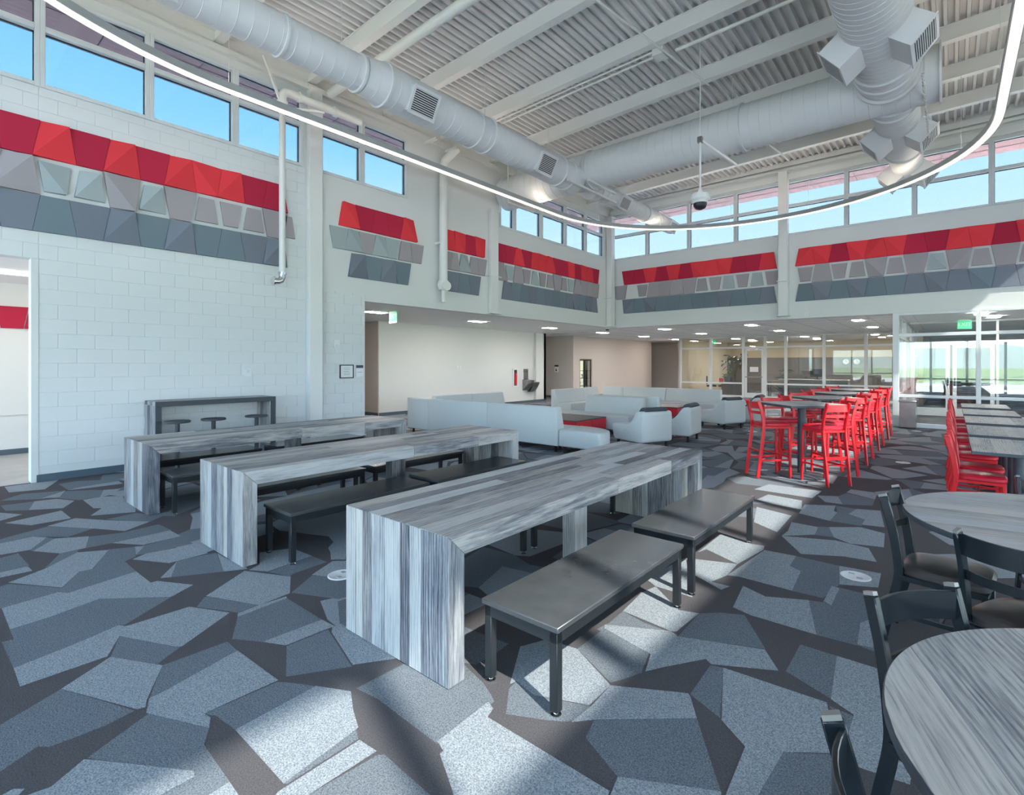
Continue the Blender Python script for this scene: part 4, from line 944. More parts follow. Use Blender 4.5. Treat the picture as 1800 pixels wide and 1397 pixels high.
m = MB(); m.box(-.13,.13,-.03,.03,-.03,0); m.build('canopy', M_alu, t)
m = MB(); m.box(-.16,.16,-.006,.006,-.25,-.03); m.build('panel', M_green2, t)
m = MB(); m.box(-.16,.16,-.008,.008,-.30,-.25); m.build('light_bar', M_paper, t)
text_mesh('EXIT', .15, M_paper, 'lettering', t, (0,-.008,-.14), (PI/2,0,0))
t = thing('exit_sign', 'small green exit sign inside the glazed office', 'sign', (-9.9, 28.6, ZH))
m = MB(); m.box(-.13,.13,-.03,.03,-.03,0); m.build('canopy', M_alu, t)
m = MB(); m.box(-.16,.16,-.006,.006,-.28,-.03); m.build('panel', M_green2, t); text_mesh('EXIT', .15, M_paper, 'lettering', t, (0,-.008,-.15), (PI/2,0,0))
t = thing('exit_sign', 'small green exit sign inside the entrance vestibule', 'sign', (.3, 20.2, 2.93))
m = MB(); m.box(-.13,.13,-.03,.03,-.03,0); m.build('canopy', M_alu, t)
m = MB(); m.box(-.16,.16,-.006,.006,-.28,-.03); m.build('panel', M_green2, t); text_mesh('EXIT', .15, M_paper, 'lettering', t, (0,-.008,-.15), (PI/2,0,0))
t = thing('framed_notice', 'white notice in a thin black frame on the left wall end', 'sign', (XW+.012, 5.885, 1.46))
m = MB(); m.box(0,.012,-.15,.15,-.13,.13); m.build('paper', M_paper, t)
m = MB()
for a in ((-.16,.16,.12,.14),(-.16,.16,-.14,-.12),(-.16,-.14,-.12,.12),(.14,.16,-.12,.12)): m.box(0,.02,*a)
m.build('frame', M_black, t)
m = MB()
for i in range(5): m.box(.012,.0128,-.08+.01*(i%2),.08-.012*(i%3),.07-.035*i,.075-.035*i)
m.build('print', M_ink, t)
t = thing('room_sign', 'small room sign with a dark top strip right of the framed notice', 'sign', (XW+.012, 6.19, 1.47))
m = MB(); m.box(0,.012,-.085,.085,-.12,.12); m.build('plate', M_paper, t)
m = MB(); m.box(.012,.014,-.085,.085,.06,.12); m.build('header_strip', M_charc, t)
m = MB(); m.box(.012,.0128,-.06,.06,-.03,-.024); m.build('print', M_ink, t)
def small(name, label, cat, loc, boxes, mat=M_wall, extra=None):
    t = thing(name, label, cat, loc)
    for nm, b, mt in boxes: m = MB(); m.box(*b); m.build(nm, mt, t, bevel=.002)
    return t
small('alarm_strobe', 'small white alarm strobe on the left wall above the framed notice', 'alarm', (XW+.012,5.65,2.02), [('body',(0,.04,-.06,.06,-.08,.08),M_paper),('lens',(.04,.055,-.035,.035,-.06,-.01),M_alu)])
small('thermostat', 'small white thermostat on the block wall above the high counter', 'thermostat', (XW+.008,3.93,1.46), [('body',(0,.03,-.05,.05,-.07,.07),M_paper),('screen',(.03,.032,-.03,.03,.0,.045),M_alu)])
small('wall_outlet', 'pair of white switch plates on the white recess wall', 'switch', (-13.49,12.9,1.5), [('plate',(0,.01,-.12,-.02,-.06,.06),M_paper),('plate',(0,.01,.03,.10,-.06,.06),M_paper),('toggle',(.01,.018,-.08,-.06,-.02,.02),M_alu)])
small('dome_detector', 'black dome camera under the header at the far corner', 'camera', (-9.75,16.95,ZH), [('base',(-.06,.06,-.06,.06,-.04,0),M_paper),('dome',(-.05,.05,-.05,.05,-.085,-.04),M_black)])
small('wall_socket', 'white double socket on the far header near the column', 'switch', (-3.15,YW-.004,3.03), [('plate',(-.05,.05,-.01,0,-.06,.06),M_paper),('face',(-.02,.02,-.014,-.01,-.04,.04),M_alu)])

# ================================================================== THINGS ON THE AISLE WALLS
t = thing('extinguisher_cabinet', 'white framed fire extinguisher cabinet on the recess wall', 'cabinet', (-13.49, 16.05, 1.06))
m = MB()
for a in ((-.17,.17,.32,.36),(-.17,.17,-.36,-.32),(-.17,-.10,-.32,.32),(.10,.17,-.32,.32)): m.box(0,.03,*a)
m.build('frame', M_paper, t)
m = MB(); m.box(0,.006,-.10,.10,-.32,.32); m.build('back', M_black, t)
m = MB(); m.lathe([(.01,-.28),(.06,-.27),(.06,.10),(.03,.16),(.02,.2)], 14, Matrix.Translation((.03,0,0))); m.build('extinguisher', M_red, t, smooth=True)
t = thing('water_fountain', 'stainless steel bottle filler and drinking fountain beside the recess wall', 'fountain', (-13.6, 16.95, 0))
m = MB(); m.box(0,.06,-.42,.02,.98,1.42); m.build('bottle_filler', M_steel, t, bevel=.01)
m = MB(); m.box(.06,.11,-.32,-.1,1.28,1.38); m.build('spout_hood', M_steel, t, bevel=.01)
m = MB(); m.prism([(0,.55),(.10,.52),(.38,.80),(.40,.95),(0,.98)], 'y', -.42, .0); m.build('basin', M_steel, t, bevel=.008)
m = MB(); m.prism([(0,.45),(.12,.45),(.34,.78),(.36,.86),(0,.86)], 'y', .04, .42); m.build('low_basin', M_steel, t, bevel=.008)
m = MB(); m.tube([(.25,.22,.85),(.25,.22,.93),(.2,.22,.95)], .012, 8); m.build('bubbler', M_chrome, t)
t = thing('restroom_sign', 'small black and white restroom sign on the tan wall beside the fountain', 'sign', (-14.45, 20.29, 1.40))
m = MB(); m.box(-.11,.11,-.012,0,-.17,.07); m.build('plate', M_paper, t)
m = MB(); m.box(-.11,.11,-.014,-.0,.10,.17); m.build('header_strip', M_black, t)
m = MB(); m.lathe([(.02,.03),(.028,.045),(.02,.06)], 10, Matrix.Translation((-.02,-.014,-.06))); m.box(-.05,.02,-.016,-.012,-.12,-.04); m.build('pictogram', M_black, t)
t = thing('display_case', 'black framed lit glass display case with trophies set in the tan wall', 'display case', (-13.56, 20.87, 0))
m = MB()
for a in ((0,1.04,1.78,1.84),(0,.04,.2,1.78),(1.0,1.04,.2,1.78),(.42,.46,.2,1.78),(0,1.04,.2,.26)): m.box(0,.04,*a)
m.build('frame', M_black, t)
m = MB()
for z in (.55,.92,1.28): m.box(-.4,0,.04,1.0,z,z+.015)
m.build('shelf', M_black, t)
m = MB(); m.box(-.45,-.43,.0,1.04,.2,1.8); m.build('back_panel', glow('case_glow', (.75,.74,.55), .4), t)
m = MB(); m.box(.015,.02,.04,1.0,.26,1.78); m.build('pane', M_glass2, t)
for i, (y, z, s) in enumerate(((.3,1.295,1.1),(.62,.935,1.),(.35,.935,.8),(.4,.565,1.),(.75,.565,.8))):
    o = MB().lathe([(.05*s,0),(.05*s,.03),(.015*s,.05),(.02*s,.09*s),(.06*s,.14*s),(.065*s,.2*s),(.005,.2*s)], 14).build('trophy', M_paper, smooth=True, loc=(-13.76, 20.87+y, z))
    tag(o, 'pale trophy inside the lit display case, %s' % ('on the top shelf','right on the second shelf','left on the second shelf','left on the third shelf','right on the third shelf')[i], 'trophy', 'trophies in the display case')
# ================================================================== PLANK TABLES
def plank_table():
    L, Wd, H, T = 3.41, .915, .755, .112
    t = thing('plank_table', 'x', 'table')
    rn = random.Random(2)
    def plank(mm, mat): mm.build('plank', mat, t, bevel=.0022)
    # waterfall ends: upright boards, full panel thickness
    for y0, y1 in ((-L/2, -L/2+T), (L/2-T, L/2)):
        ws = [.105,.07,.085,.125,.145,.075,.10,.21-.0]; tot = sum(ws); x = -Wd/2
        if y0 > 0: ws = ws[::-1]
        for w in ws:
            w = w*Wd/tot
            m = MB(); m.prism([(y0, 0.004), (y1, 0.004), (y1, H-T), (y0, H-.001)] if y0 < 0 else [(y0, .004), (y1, .004), (y1, H-.001), (y0, H-T)], 'x', x+.0016, x+w-.0016)
            plank(m, M_woodz); x += w
    # top: staggered boards
    ws = [.13,.10,.12,.09,.13,.11,.12,.115]; tot = sum(ws); x = -Wd/2; n = len(ws)
    for i, w in enumerate(ws):
        w = w*Wd/tot; cuts = [-L/2] + sorted(rn.uniform(-1.2, 1.2) for _ in range(rn.choice((1,2,2)))) + [L/2]
        for a, b in zip(cuts, cuts[1:]):
            lo, hi = a+.0016, b-.0016
            pl, pr = (a == -L/2), (b == L/2)
            poly = [((a+T) if pl else lo, H-T), ((b-T) if pr else hi, H-T), (b-.001 if pr else hi, H), (a+.001 if pl else lo, H)]
            m = MB(); vs = []
            for xx in (x+.0016, x+w-.0016): vs += [(xx, p[0], p[1]) for p in poly]
            m.add(vs, [(0,1,2,3),(7,6,5,4),(0,4,5,1),(1,5,6,2),(2,6,7,3),(3,7,4,0)])
            plank(m, M_woody)
        x += w
    MB().box(-.06,.06,.02,.20,.004,H-T).build('middle_post', M_woodz, t, bevel=.0022)
    return t
tb = plank_table()
tpos = [((-2.345, 3.44, 0), 'long grey weathered plank table in front, half in sunlight'),
        ((-4.715, 3.43, 0), 'long grey weathered plank table in the middle of the row of three'),
        ((-6.95, 3.37, 0), 'long grey weathered plank table nearest the block wall')]
for i, (l, lab) in enumerate(tpos):
    if i == 0: tb.location = l; tb['label'] = lab; tb['group'] = 'long plank tables'
    else: dup(tb, l, 0, lab)

def bench():
    t = thing('bench', 'x', 'bench', group='black benches at the plank tables')
    L, Wd, H = 1.44, .475, .42
    m = MB(); m.box(-Wd/2, Wd/2, -L/2, L/2, H-.028, H); m.build('seat', M_bseat, t, bevel=.004)
    m = MB(); a, b = Wd/2-.012, L/2-.012
    m.box(-a,a,-b,-b+.04,H-.085,H-.028); m.box(-a,a,b-.04,b,H-.085,H-.028); m.box(-a,-a+.04,-b+.04,b-.04,H-.085,H-.028); m.box(a-.04,a,-b+.04,b-.04,H-.085,H-.028)
    m.build('frame', M_black, t, bevel=.003)
    for sx in (-1, 1):
        for sy in (-1, 1):
            cx, cy = sx*(a-.022), sy*(b-.022)
            m = MB(); m.box(cx-.022,cx+.022,cy-.022,cy+.022,.022,H-.028)
            l = m.build('leg', M_black, t, bevel=.003)
            m = MB(); m.lathe([(.026,0),(.026,.008),(.012,.012),(.012,.024)], 14, Matrix.Translation((cx,cy,0))); m.build('foot', M_chrome, l, smooth=True)
    return t
b0 = bench(); first = True
for ti, (cx, dR, dL, y0, y1, tn) in enumerate(((-2.345, .76, -.63, 2.62, 4.24, 'front'), (-4.715, .48, -.62, 2.70, 4.25, 'middle'), (-6.95, .42, -.70, 2.55, 4.20, 'rear'))):
    for dx, sd_ in ((dR, 'right'), (dL, 'left')):
        for y, nf in ((y0+(.10 if ti == 0 and dx < 0 else 0), 'near'), (y1, 'far')):
            lab = 'low black bench, %s one along the %s side of the %s plank table' % (nf, sd_, tn)
            if first: b0.location = (cx+dx, y, 0); b0['label'] = lab; first = False
            else: dup(b0, (cx+dx, y, 0), 0, lab)

# ---- high counter with three stools against the block wall
t = thing('high_counter', 'high plank counter with a dark metal frame against the block wall', 'counter', (-9.22, 3.28, 0))
L, D, H = 1.78, .50, 1.05
for y0, y1 in ((-L/2, -L/2+.09), (L/2-.09, L/2)):
    for k in range(4):
        m = MB(); m.box(-D/2+k*D/4+.001, -D/2+(k+1)*D/4-.001, y0, y1, .004, H-.06); m.build('plank', M_woodz, t, bevel=.0016)
for k in range(4):
    m = MB(); m.box(-D/2+k*D/4+.001, -D/2+(k+1)*D/4-.001, -L/2, L/2, H-.06, H); m.build('plank', M_woody, t, bevel=.0016)
m = MB(); x = D/2
m.box(x, x+.03, -L/2, L/2, H-.075, H+.002); m.box(x, x+.03, -L/2, -L/2+.075, 0, H-.075); m.box(x, x+.03, L/2-.075, L/2, 0, H-.075)
m.build('metal_frame', M_charc, t, bevel=.003)
s0 = None
for i, y in enumerate((2.60, 3.09, 3.74)):
    lab = 'round black pedestal stool at the high counter, %s of three' % ('leftmost', 'middle', 'rightmost')[i]
    if s0 is None:
        s0 = thing('counter_stool', lab, 'stool', (-8.70, y, 0), group='round stools at the high counter')
        m = MB(); m.lathe([(.01,.745),(.165,.745),(.172,.752),(.172,.768),(.165,.775),(.01,.775)], 28); m.build('seat', M_charc, s0, smooth=True)
        m = MB(); m.lathe([(.03,.012),(.03,.745)], 16); m.build('post', M_charc, s0, smooth=True)
        m = MB(); m.lathe([(.01,0),(.20,0),(.20,.008),(.04,.02),(.03,.03)], 24); m.build('base', M_charc, s0, smooth=True)
    else: dup(s0, (-8.70, y, 0), 0, lab)

# ================================================================== METAL CHAIRS AND STOOLS (face +x)
def curve_pts(cp, n=10):
    """Catmull-Rom through control points"""
    cp = [Vector(p) for p in cp]; P = [cp[0]*2-cp[1]] + cp + [cp[-1]*2-cp[-2]]; o = []
    for i in range(1, len(P)-2):
        for k in range(n):
            t = k/n; a, b, c, d = P[i-1:i+3]
            o.append(.5*((2*b)+(-a+c)*t+(2*a-5*b+4*c-d)*t*t+(-a+3*b-3*c+d)*t**3))
    o.append(cp[-1]); return o
def metal_chair(name, cat, mat, seatmat, sh, top, dark=False):
    t = thing(name, 'x', cat)
    hw = .165; back = -.19
    spine = [(back-.075, 0, .012), (back-.035, 0, sh*.45), (back+.005, 0, sh*.85), (back+.005, 0, sh+.04), (back-.02, 0, (sh+top)/2+.02), (back-.065, 0, top)]
    for s in (-1, 1):
        pts = [Vector((p.x, s*hw, p.z)) for p in curve_pts(spine, 5)]
        m = MB(); m.strip(pts, .011, .023, (1, 0, .0)); o = m.build('rear_post', mat, t, bevel=.004)
        m = MB(); m.strip([pts[-1], pts[-1]+Vector((-.004,0,.012))], .009, .019, (1,0,0)); m.build('post_cap', M_cap if dark else mat, o)
        m = MB(); m.strip([(.18, s*.17, sh-.03), (.195, s*.178, .012)], .014, .014, (1,0,0)); m.build('front_leg', mat, t, bevel=.003)
        m = MB(); z = .26 if sh > .6 else .20
        m.strip([(back-.03, s*hw, z), (.185, s*.172, z)], .007, .012); m.build('side_stretcher', mat, t)
        for x, y in ((.195, s*.178), (back-.075, s*hw)):
            pass
    def slat(z, h, dx, nm):
        pts = []
        for k in range(9):
            u = -1+k/4; pts.append((back+dx-.035*(1-u*u), u*(hw-.008), z))
        m = MB(); m.strip(pts, .006, h/2); m.build(nm, mat, t, bevel=.002)
    slat(top-.055, .095, -.045, 'top_rail'); slat(sh+(top-sh)*.50, .042, -.012, 'back_slat')
    m = MB(); m.box(back+.01, .195, -.185, -.16, sh-.06, sh-.03); m.box(back+.01, .195, .16, .185, sh-.06, sh-.03); m.box(.17, .195, -.16, .16, sh-.06, sh-.03); m.box(back, back+.02, -.16, .16, sh-.06, sh-.03)
    m.build('seat_frame', mat, t, bevel=.003)
    m = MB(); n = 28; prof = []
    def outline(k, sc):
        a = 2*PI*k/n; c, s_ = math.cos(a), math.sin(a)
        x = math.copysign(abs(c)**.45, c)*.20; y = math.copysign(abs(s_)**.45, s_)*(.205 if c > 0 else .205-.025*abs(c))
        return Vector((x*sc+.012, y*sc, 0))
    rings = [[outline(k, sc)+Vector((0,0,sh+z)) for k in range(n)] for sc, z in ((.95,-.03),(1.0,-.018),(1.0,.006),(.93,.022),(.7,.03),(.35,.034),(.02,.035))]
    m.frame(rings); m.build('seat', seatmat, t, smooth=True)
    if sh > .6:
        m = MB(); m.strip([(.192,-.172,.30),(.192,.172,.30)], .007, .014); m.strip([(back-.03,-hw,.38),(back-.03,hw,.38)], .007, .012); m.strip([(back-.035,-hw,.26),(-.1,-.05,.26),(-.1,.05,.26),(back-.035,hw,.26)], .006, .008)
        m.build('foot_rail', mat, t)
    else:
        m = MB(); m.strip([(0,-.168,.20),(0,.168,.20)], .007, .012); m.build('cross_stretcher', mat, t)
    return t
# ---- square bar tables turned 45 degrees, four red stools each
def bar_table():
    t = thing('bar_table', 'x', 'table', group='high square tables with red stools')
    m = MB(); m.box(-.46,.46,-.46,.46,1.010,1.042); m.build('edge_band', M_charc, t, bevel=.003)
    for k in range(6):
        m = MB(); m.box(-.456+k*.152+.0006,-.456+(k+1)*.152-.0006,-.456,.456,1.042,1.0445); m.build('plank', M_woody, t)
    m = MB(); m.lathe([(.055,.03),(.055,1.0),(.14,1.0),(.14,1.01)], 24); m.build('column', M_charc, t, smooth=True)
    m = MB(); m.lathe([(.01,0),(.33,0),(.34,.012),(.30,.022),(.08,.035),(.05,.04)], 32); m.build('base', M_charc, t, smooth=True)
    return t
bt = bar_table(); st0 = metal_chair('bar_stool', 'stool', M_red, M_redv, .765, 1.085); st0['group'] = 'red bar stools at the high tables'
tn = ('nearest', 'second', 'third', 'farthest'); firstS = True
for i, y in enumerate((8.42, 10.25, 12.05, 13.85)):
    lab = 'high square grey topped table turned cornerwise, %s of the row with red stools' % tn[i]
    if i == 0: bt.location = (-1.65, y, 0); bt.rotation_euler = (0,0,PI/4); bt['label'] = lab
    else: dup(bt, (-1.65, y, 0), PI/4, lab)
    for dx, dy, w in ((-1,-1,'near left'), (1,-1,'near right'), (-1,1,'far left'), (1,1,'far right')):
        lab = 'red metal bar stool at the %s side of the %s high table' % (w, tn[i])
        jit = random.Random(i*7+dx*3+dy).uniform(-.08,.08); d = .335
        l = (-1.65+dx*d, y+dy*d-.02, 0); rz = math.atan2(-dy, -dx)+jit
        if firstS: st0.location = l; st0.rotation_euler = (0,0,rz); st0['label'] = lab; firstS = False
        else: dup(st0, l, rz, lab)
# ---- low tables at the right with red chairs
def low_table(W, L):
    t = thing('cafe_table', 'x', 'table', group='low grey tables with red chairs')
    m = MB(); m.box(0, W, 0, L, .718, .750); m.build('edge_band', M_charc, t, bevel=.003)
    for k in range(4):
        m = MB(); m.box(.003+k*(W-.006)/4+.0006, .003+(k+1)*(W-.006)/4-.0006, .004, L-.004, .750, .7525); m.build('plank', M_woody, t)
    for y in (.32, L-.32):
        m = MB(); m.lathe([(.045,.03),(.045,.70),(.12,.70),(.12,.718)], 20, Matrix.Translation((W/2, y, 0))); m.build('column', M_charc, t, smooth=True)
        m = MB(); m.lathe([(.01,0),(.25,0),(.26,.012),(.22,.022),(.06,.035),(.04,.04)], 28, Matrix.Translation((W/2, y, 0))); m.build('base', M_charc, t, smooth=True)
    return t
lt = low_table(.72, 1.30); ch0 = metal_chair('dining_chair', 'chair', M_red, M_redv, .455, .85); ch0['group'] = 'red chairs at the low tables'
fn = ('nearest', 'second', 'third', 'fourth', 'farthest'); firstC = True
for i, y in enumerate((6.84, 8.44, 10.15, 11.85, 13.75)):
    lab = 'low grey plank topped table at the right edge, %s in its row' % fn[i]
    if i == 0: lt.location = (.155, y, 0); lt['label'] = lab
    else: dup(lt, (.16, y, 0), 0, lab)
    for j, yy in enumerate((y+.38, y+.98)):
        lab = 'red metal dining chair, %s one at the %s low table' % (('nearer', 'farther')[j], fn[i])
        l = (.22+.015*((i+j) % 2), yy, 0)
        if firstC: ch0.location = l; ch0['label'] = lab; firstC = False
        else: dup(ch0, l, 0, lab)
# ---- round tables with black chairs
def round_table(R):
    t = thing('round_table', 'x', 'table', group='round plank topped tables')
    m = MB(); m.lathe([(.01,.720),(R-.006,.720),(R,.726),(R,.749),(R-.004,.752),(.01,.752)], 96); m.build('edge_band', M_charc, t, smooth=True)
    n = 9
    for k in range(n):
        a = -R+.004+2*(R-.004)*k/n; b = -R+.004+2*(R-.004)*(k+1)/n; pl = []
        for i in range(15):
            x = a+.0005+(b-a-.001)*i/14; pl.append((x, math.sqrt(max(0, (R-.004)**2-x*x))))
        poly = pl + [(x, -y) for x, y in pl[::-1]]
        m = MB(); m.prism(poly, 'z', .752, .7545); m.build('plank', M_woody, t)
    m = MB(); m.lathe([(.06,.03),(.06,.70),(.16,.70),(.16,.72)], 24); m.build('column', M_charc, t, smooth=True)
    m = MB(); m.lathe([(.01,0),(.36,0),(.37,.012),(.32,.024),(.09,.04),(.05,.05)], 36); m.build('base', M_charc, t, smooth=True)
    return t
rt = round_table(.775); rt.location = (.545, 4.0, 0); rt.rotation_euler = (0,0,math.radians(-80)); rt['label'] = 'round grey plank topped table at the right edge, farther of the two'
dup(rt, (.635, 1.725, 0), math.radians(20), 'round grey plank topped table in the lower right corner')
bc = metal_chair('dining_chair', 'chair', M_bchair, M_vinyl, .455, .85, True); bc['group'] = 'black chairs at the round tables'
def at_posts(p, q):
    """chair whose two back post tops stand at p and q (its right and left hand)"""
    mx, my = (p[0]+q[0])/2, (p[1]+q[1])/2; a = math.atan2(q[1]-p[1], q[0]-p[0])-PI/2
    return (mx+.255*math.cos(a), my+.255*math.sin(a), 0), a
for i, (p, q, lab) in enumerate((((-.298,3.65), (-.262,3.975), 'black metal dining chair with a brown seat left of the farther round table'),
                         ((.33,2.92), (.005,3.10), 'black metal dining chair backing onto the gap between the two round tables'),
                         ((.005,2.325), (-.205,2.055), 'black metal dining chair behind the nearest round table, back towards the plank tables'),
                         ((-.195,1.29), (-.10,.97), 'black metal dining chair cut by the bottom edge, left of the nearest round table'),
                         ((.33,4.60), (.62,4.80), 'black metal dining chair behind the farther round table'))):
    if i == 1: p, q = (.005,3.10), (.33,2.93)
    if i == 2: p, q = (.005,2.325), (-.205,2.055)
    if i == 3: p, q = (-.10,.97), (-.195,1.29)
    if i == 0: p, q = (-.298,3.65), (-.262,3.975)
    if i == 4: p, q = (.66,4.90), (.34,4.84)
    mx, my = (p[0]+q[0])/2, (p[1]+q[1])/2
    tgt = (.545,4.0) if i in (0,1,4) else (.635,1.725)
    a = math.atan2(q[1]-p[1], q[0]-p[0])-PI/2
    if math.cos(a)*(tgt[0]-mx)+math.sin(a)*(tgt[1]-my) < 0: a += PI
    l = (mx+.255*math.cos(a), my+.255*math.sin(a), 0)
    if i == 0: bc.location = l; bc.rotation_euler = (0,0,a); bc['label'] = lab
    else: dup(bc, l, a, lab)

# ================================================================== LOUNGE
def rounded(poly, r=.03, k=3):
    o = []
    n = len(poly)
    for i in range(n):
        p = Vector(poly[i]); a = Vector(poly[i-1]); b = Vector(poly[(i+1) % n])
        ra = min(r, (a-p).length*.45); rb = min(r, (b-p).length*.45)
        s = p+(a-p).normalized()*ra; e = p+(b-p).normalized()*rb
        for j in range(k+1):
            u = j/k; o.append(tuple(s*(1-u)**2+p*2*u*(1-u)+e*u*u))
    return o
PROF = rounded([(0,.12),(0,.83),(.13,.83),(.235,.43),(.235,.12)], .025)     # the back, seen from its side: u away from the outer face
def sofa_part(t, M, L, back=True, depth=.74, bev=.02, d0=.0):
    """one straight unit in local frame M: u (x) = depth, y = length 0..L"""
    if back:
        m = MB(); m.prism(PROF, 'y', .004, L-.004); m.v = [tuple(M @ Vector(v)) for v in m.v]; m.build('back', M_fabric, t, bevel=.012, seg=2)
    m = MB(); m.prism(rounded([(.236 if back else d0,.12),(depth,.12),(depth,.43),(.236 if back else d0,.43)], .03), 'y', .004, L-.004); m.v = [tuple(M @ Vector(v)) for v in m.v]
    m.build('seat', M_fabric, t, bevel=.012, seg=2)
    for u, y in ((.1,.1),(depth-.1,.1),(.1,L-.1),(depth-.1,L-.1)):
        m = MB(); m.box(u-.02,u+.02,y-.02,y+.02,0,.12); m.v = [tuple(M @ Vector(v)) for v in m.v]; m.build('leg', M_black, t)
def sofa(name, label, loc, rz, units):
    t = thing(name, label, 'sofa', loc, rz, 'pale grey lounge seating')
    for M, L, back, dep in units: sofa_part(t, M, L, back, dep)
    return t
I4 = Matrix.Identity(4)
def along_x(x, y): return Matrix.Translation((x, y, 0)) @ Matrix(((0,1,0,0),(1,0,0,0),(0,0,1,0),(0,0,0,1)))   # depth +y, length +x
def along_x_rev(x, y): return Matrix.Translation((x, y, 0)) @ Matrix(((0,1,0,0),(-1,0,0,0),(0,0,1,0),(0,0,0,1)))  # depth -y
def along_y(x, y): return Matrix.Translation((x, y, 0))                                                     # depth +x, length +y
# near L: backs toward the plank tables and toward the left aisle
sofa('sofa_section', 'corner unit of the near pale grey sofa, beside the rear plank table', (-9.74, 7.65, 0), 0, [(along_x(0,0), .73, True, .74)])
sofa('sofa_section', 'middle unit of the near pale grey sofa seen from behind', (-9.01, 7.65, 0), 0, [(along_x(0,0), 1.83, True, .74)])
sofa('sofa_section', 'right unit of the near pale grey sofa seen from behind, behind the middle plank table', (-7.18, 7.65, 0), 0, [(along_x(0,0), 1.74, True, .74)])
sofa('sofa_section', 'unit of the near sofa along the left aisle, closer half', (-9.74, 8.40, 0), 0, [(along_y(0,0), 1.25, True, .74)])
sofa('sofa_section', 'unit of the near sofa along the left aisle, farther half with slanted end', (-9.74, 9.65, 0), 0, [(along_y(0,0), 1.25, True, .74)])
t = thing('round_end_bench', 'pale grey backless bench with a rounded end beside the near sofa', 'bench', (-5.43, 7.68, 0), 0, 'pale grey lounge seating')
m = MB(); pl = [(0,0),(.80,0)] + [(.80+.10*math.sin(a), .10-.10*math.cos(a)) for a in (PI/6, PI/3, PI/2)] + [(.90, .18)] + [(.90*math.cos(a)**.9, .18+.56*math.sin(a)) for a in (PI/12, PI/6, PI/4, PI/3, PI*5/12)] + [(0,.74)]
m.prism(pl, 'z', .12, .43); m.build('seat', M_fabric, t, bevel=.025, seg=2)
for u, y in ((.08,.08),(.8,.1),(.08,.64),(.6,.5)): MB().box(u-.02,u+.02,y-.02,y+.02,0,.12).build('leg', M_black, t)
# facing sofa behind the red table
sofa('sofa', 'pale grey sofa facing the viewer behind the near red coffee table', (-7.02, 11.28, 0), 0, [(along_x_rev(0,0), 1.55, True, .86)])
sofa('backless_bench', 'pale grey backless seat left of the sofa facing the viewer', (-8.65, 11.15, 0), 0, [(along_x_rev(0,0), 1.60, False, .74)])
sofa('sofa', 'pale grey sofa back to back behind the one facing the viewer', (-7.02, 11.50, 0), 0, [(along_x(0,0), 1.75, True, .74)])
# far L
sofa('sofa_section', 'far pale grey sofa unit along the left aisle, near end', (-9.42, 12.93, 0), 0, [(along_y(0,0), 1.6, True, .74)])
sofa('sofa_section', 'far pale grey sofa unit along the left aisle, next to the corner', (-9.42, 14.54, 0), 0, [(along_y(0,0), .93, True, .74)])
sofa('sofa_section', 'corner unit of the far pale grey sofa', (-9.42, 16.22, 0), 0, [(along_x_rev(0,0), .80, True, .74)])
sofa('sofa_section', 'middle unit of the far pale grey sofa, facing the viewer', (-8.62, 16.22, 0), 0, [(along_x_rev(0,0), 1.53, True, .74)])
sofa('sofa_section', 'right unit of the far pale grey sofa, facing the viewer', (-7.08, 16.22, 0), 0, [(along_x_rev(0,0), 1.74, True, .74)])
# lounge chairs with a charcoal roll over the back
def lounge_chair():
    t = thing('lounge_chair', 'x', 'armchair', group='pale lounge chairs with charcoal roll')
    # faces +x, rear at x = 0
    side = rounded([(0,.13),(.0,.72),(.17,.72),(.33,.50),(.46,.44),(.86,.44),(.90,.36),(.84,.13)], .07, 4)
    m = MB(); m.prism(side, 'y', -.37, .37); m.build('body', M_fabric, t, bevel=.02, seg=2)
    m = MB(); m.tube(curve_pts([(.02,0,.72),(.06,0,.775),(.15,0,.765),(.24,0,.66),(.32,0,.535),(.40,0,.475)], 4), .035, 4, caps=True)
    r = MB(); path = curve_pts([(.03,0,.715),(.06,0,.75),(.13,0,.755),(.22,0,.66),(.31,0,.54),(.42,0,.455)], 5)
    r.strip([(p.x, p.y, p.z) for p in path], .27, .028, (0,0,1)); r.build('bolster', M_bolster, t, bevel=.012)
    for x, y in ((.08,-.3),(.08,.3),(.78,-.3),(.78,.3)): MB().box(x-.022,x+.022,y-.022,y+.022,0,.135).build('leg', M_black, t)
    m = MB(); m.box(.1,.76,-.305,-.295,.012,.022); m.box(.1,.76,.295,.305,.012,.022); m.build('leg_rail', M_chrome, t)
    return t
lc = lounge_chair()
A1 = math.atan2(.35, -.84)
def rear_mid(corner, a, w=.74):   # corner = right rear corner seen from the camera
    ux, uy = math.cos(a-PI/2), math.sin(a-PI/2)
    return (corner[0]+ux*w/2, corner[1]+uy*w/2, 0)
for i, (c, a, lab) in enumerate((((-4.37, 8.87), A1, 'pale grey lounge chair seen from behind, nearest, beside the red coffee table'),
                              ((-4.05, 10.40), math.radians(184), 'pale grey lounge chair in profile just behind the nearest one'),
                              ((-4.22, 13.02), A1, 'pale grey lounge chair seen from behind, farther group, left of the red stools'),
                              ((-3.80, 14.55), math.radians(184), 'pale grey lounge chair in profile, farthest, partly behind a red stool'))):
    l = rear_mid(c, a)
    if i == 0: lc.location = l; lc.rotation_euler = (0,0,a); lc['label'] = lab
    else: dup(lc, l, a, lab)
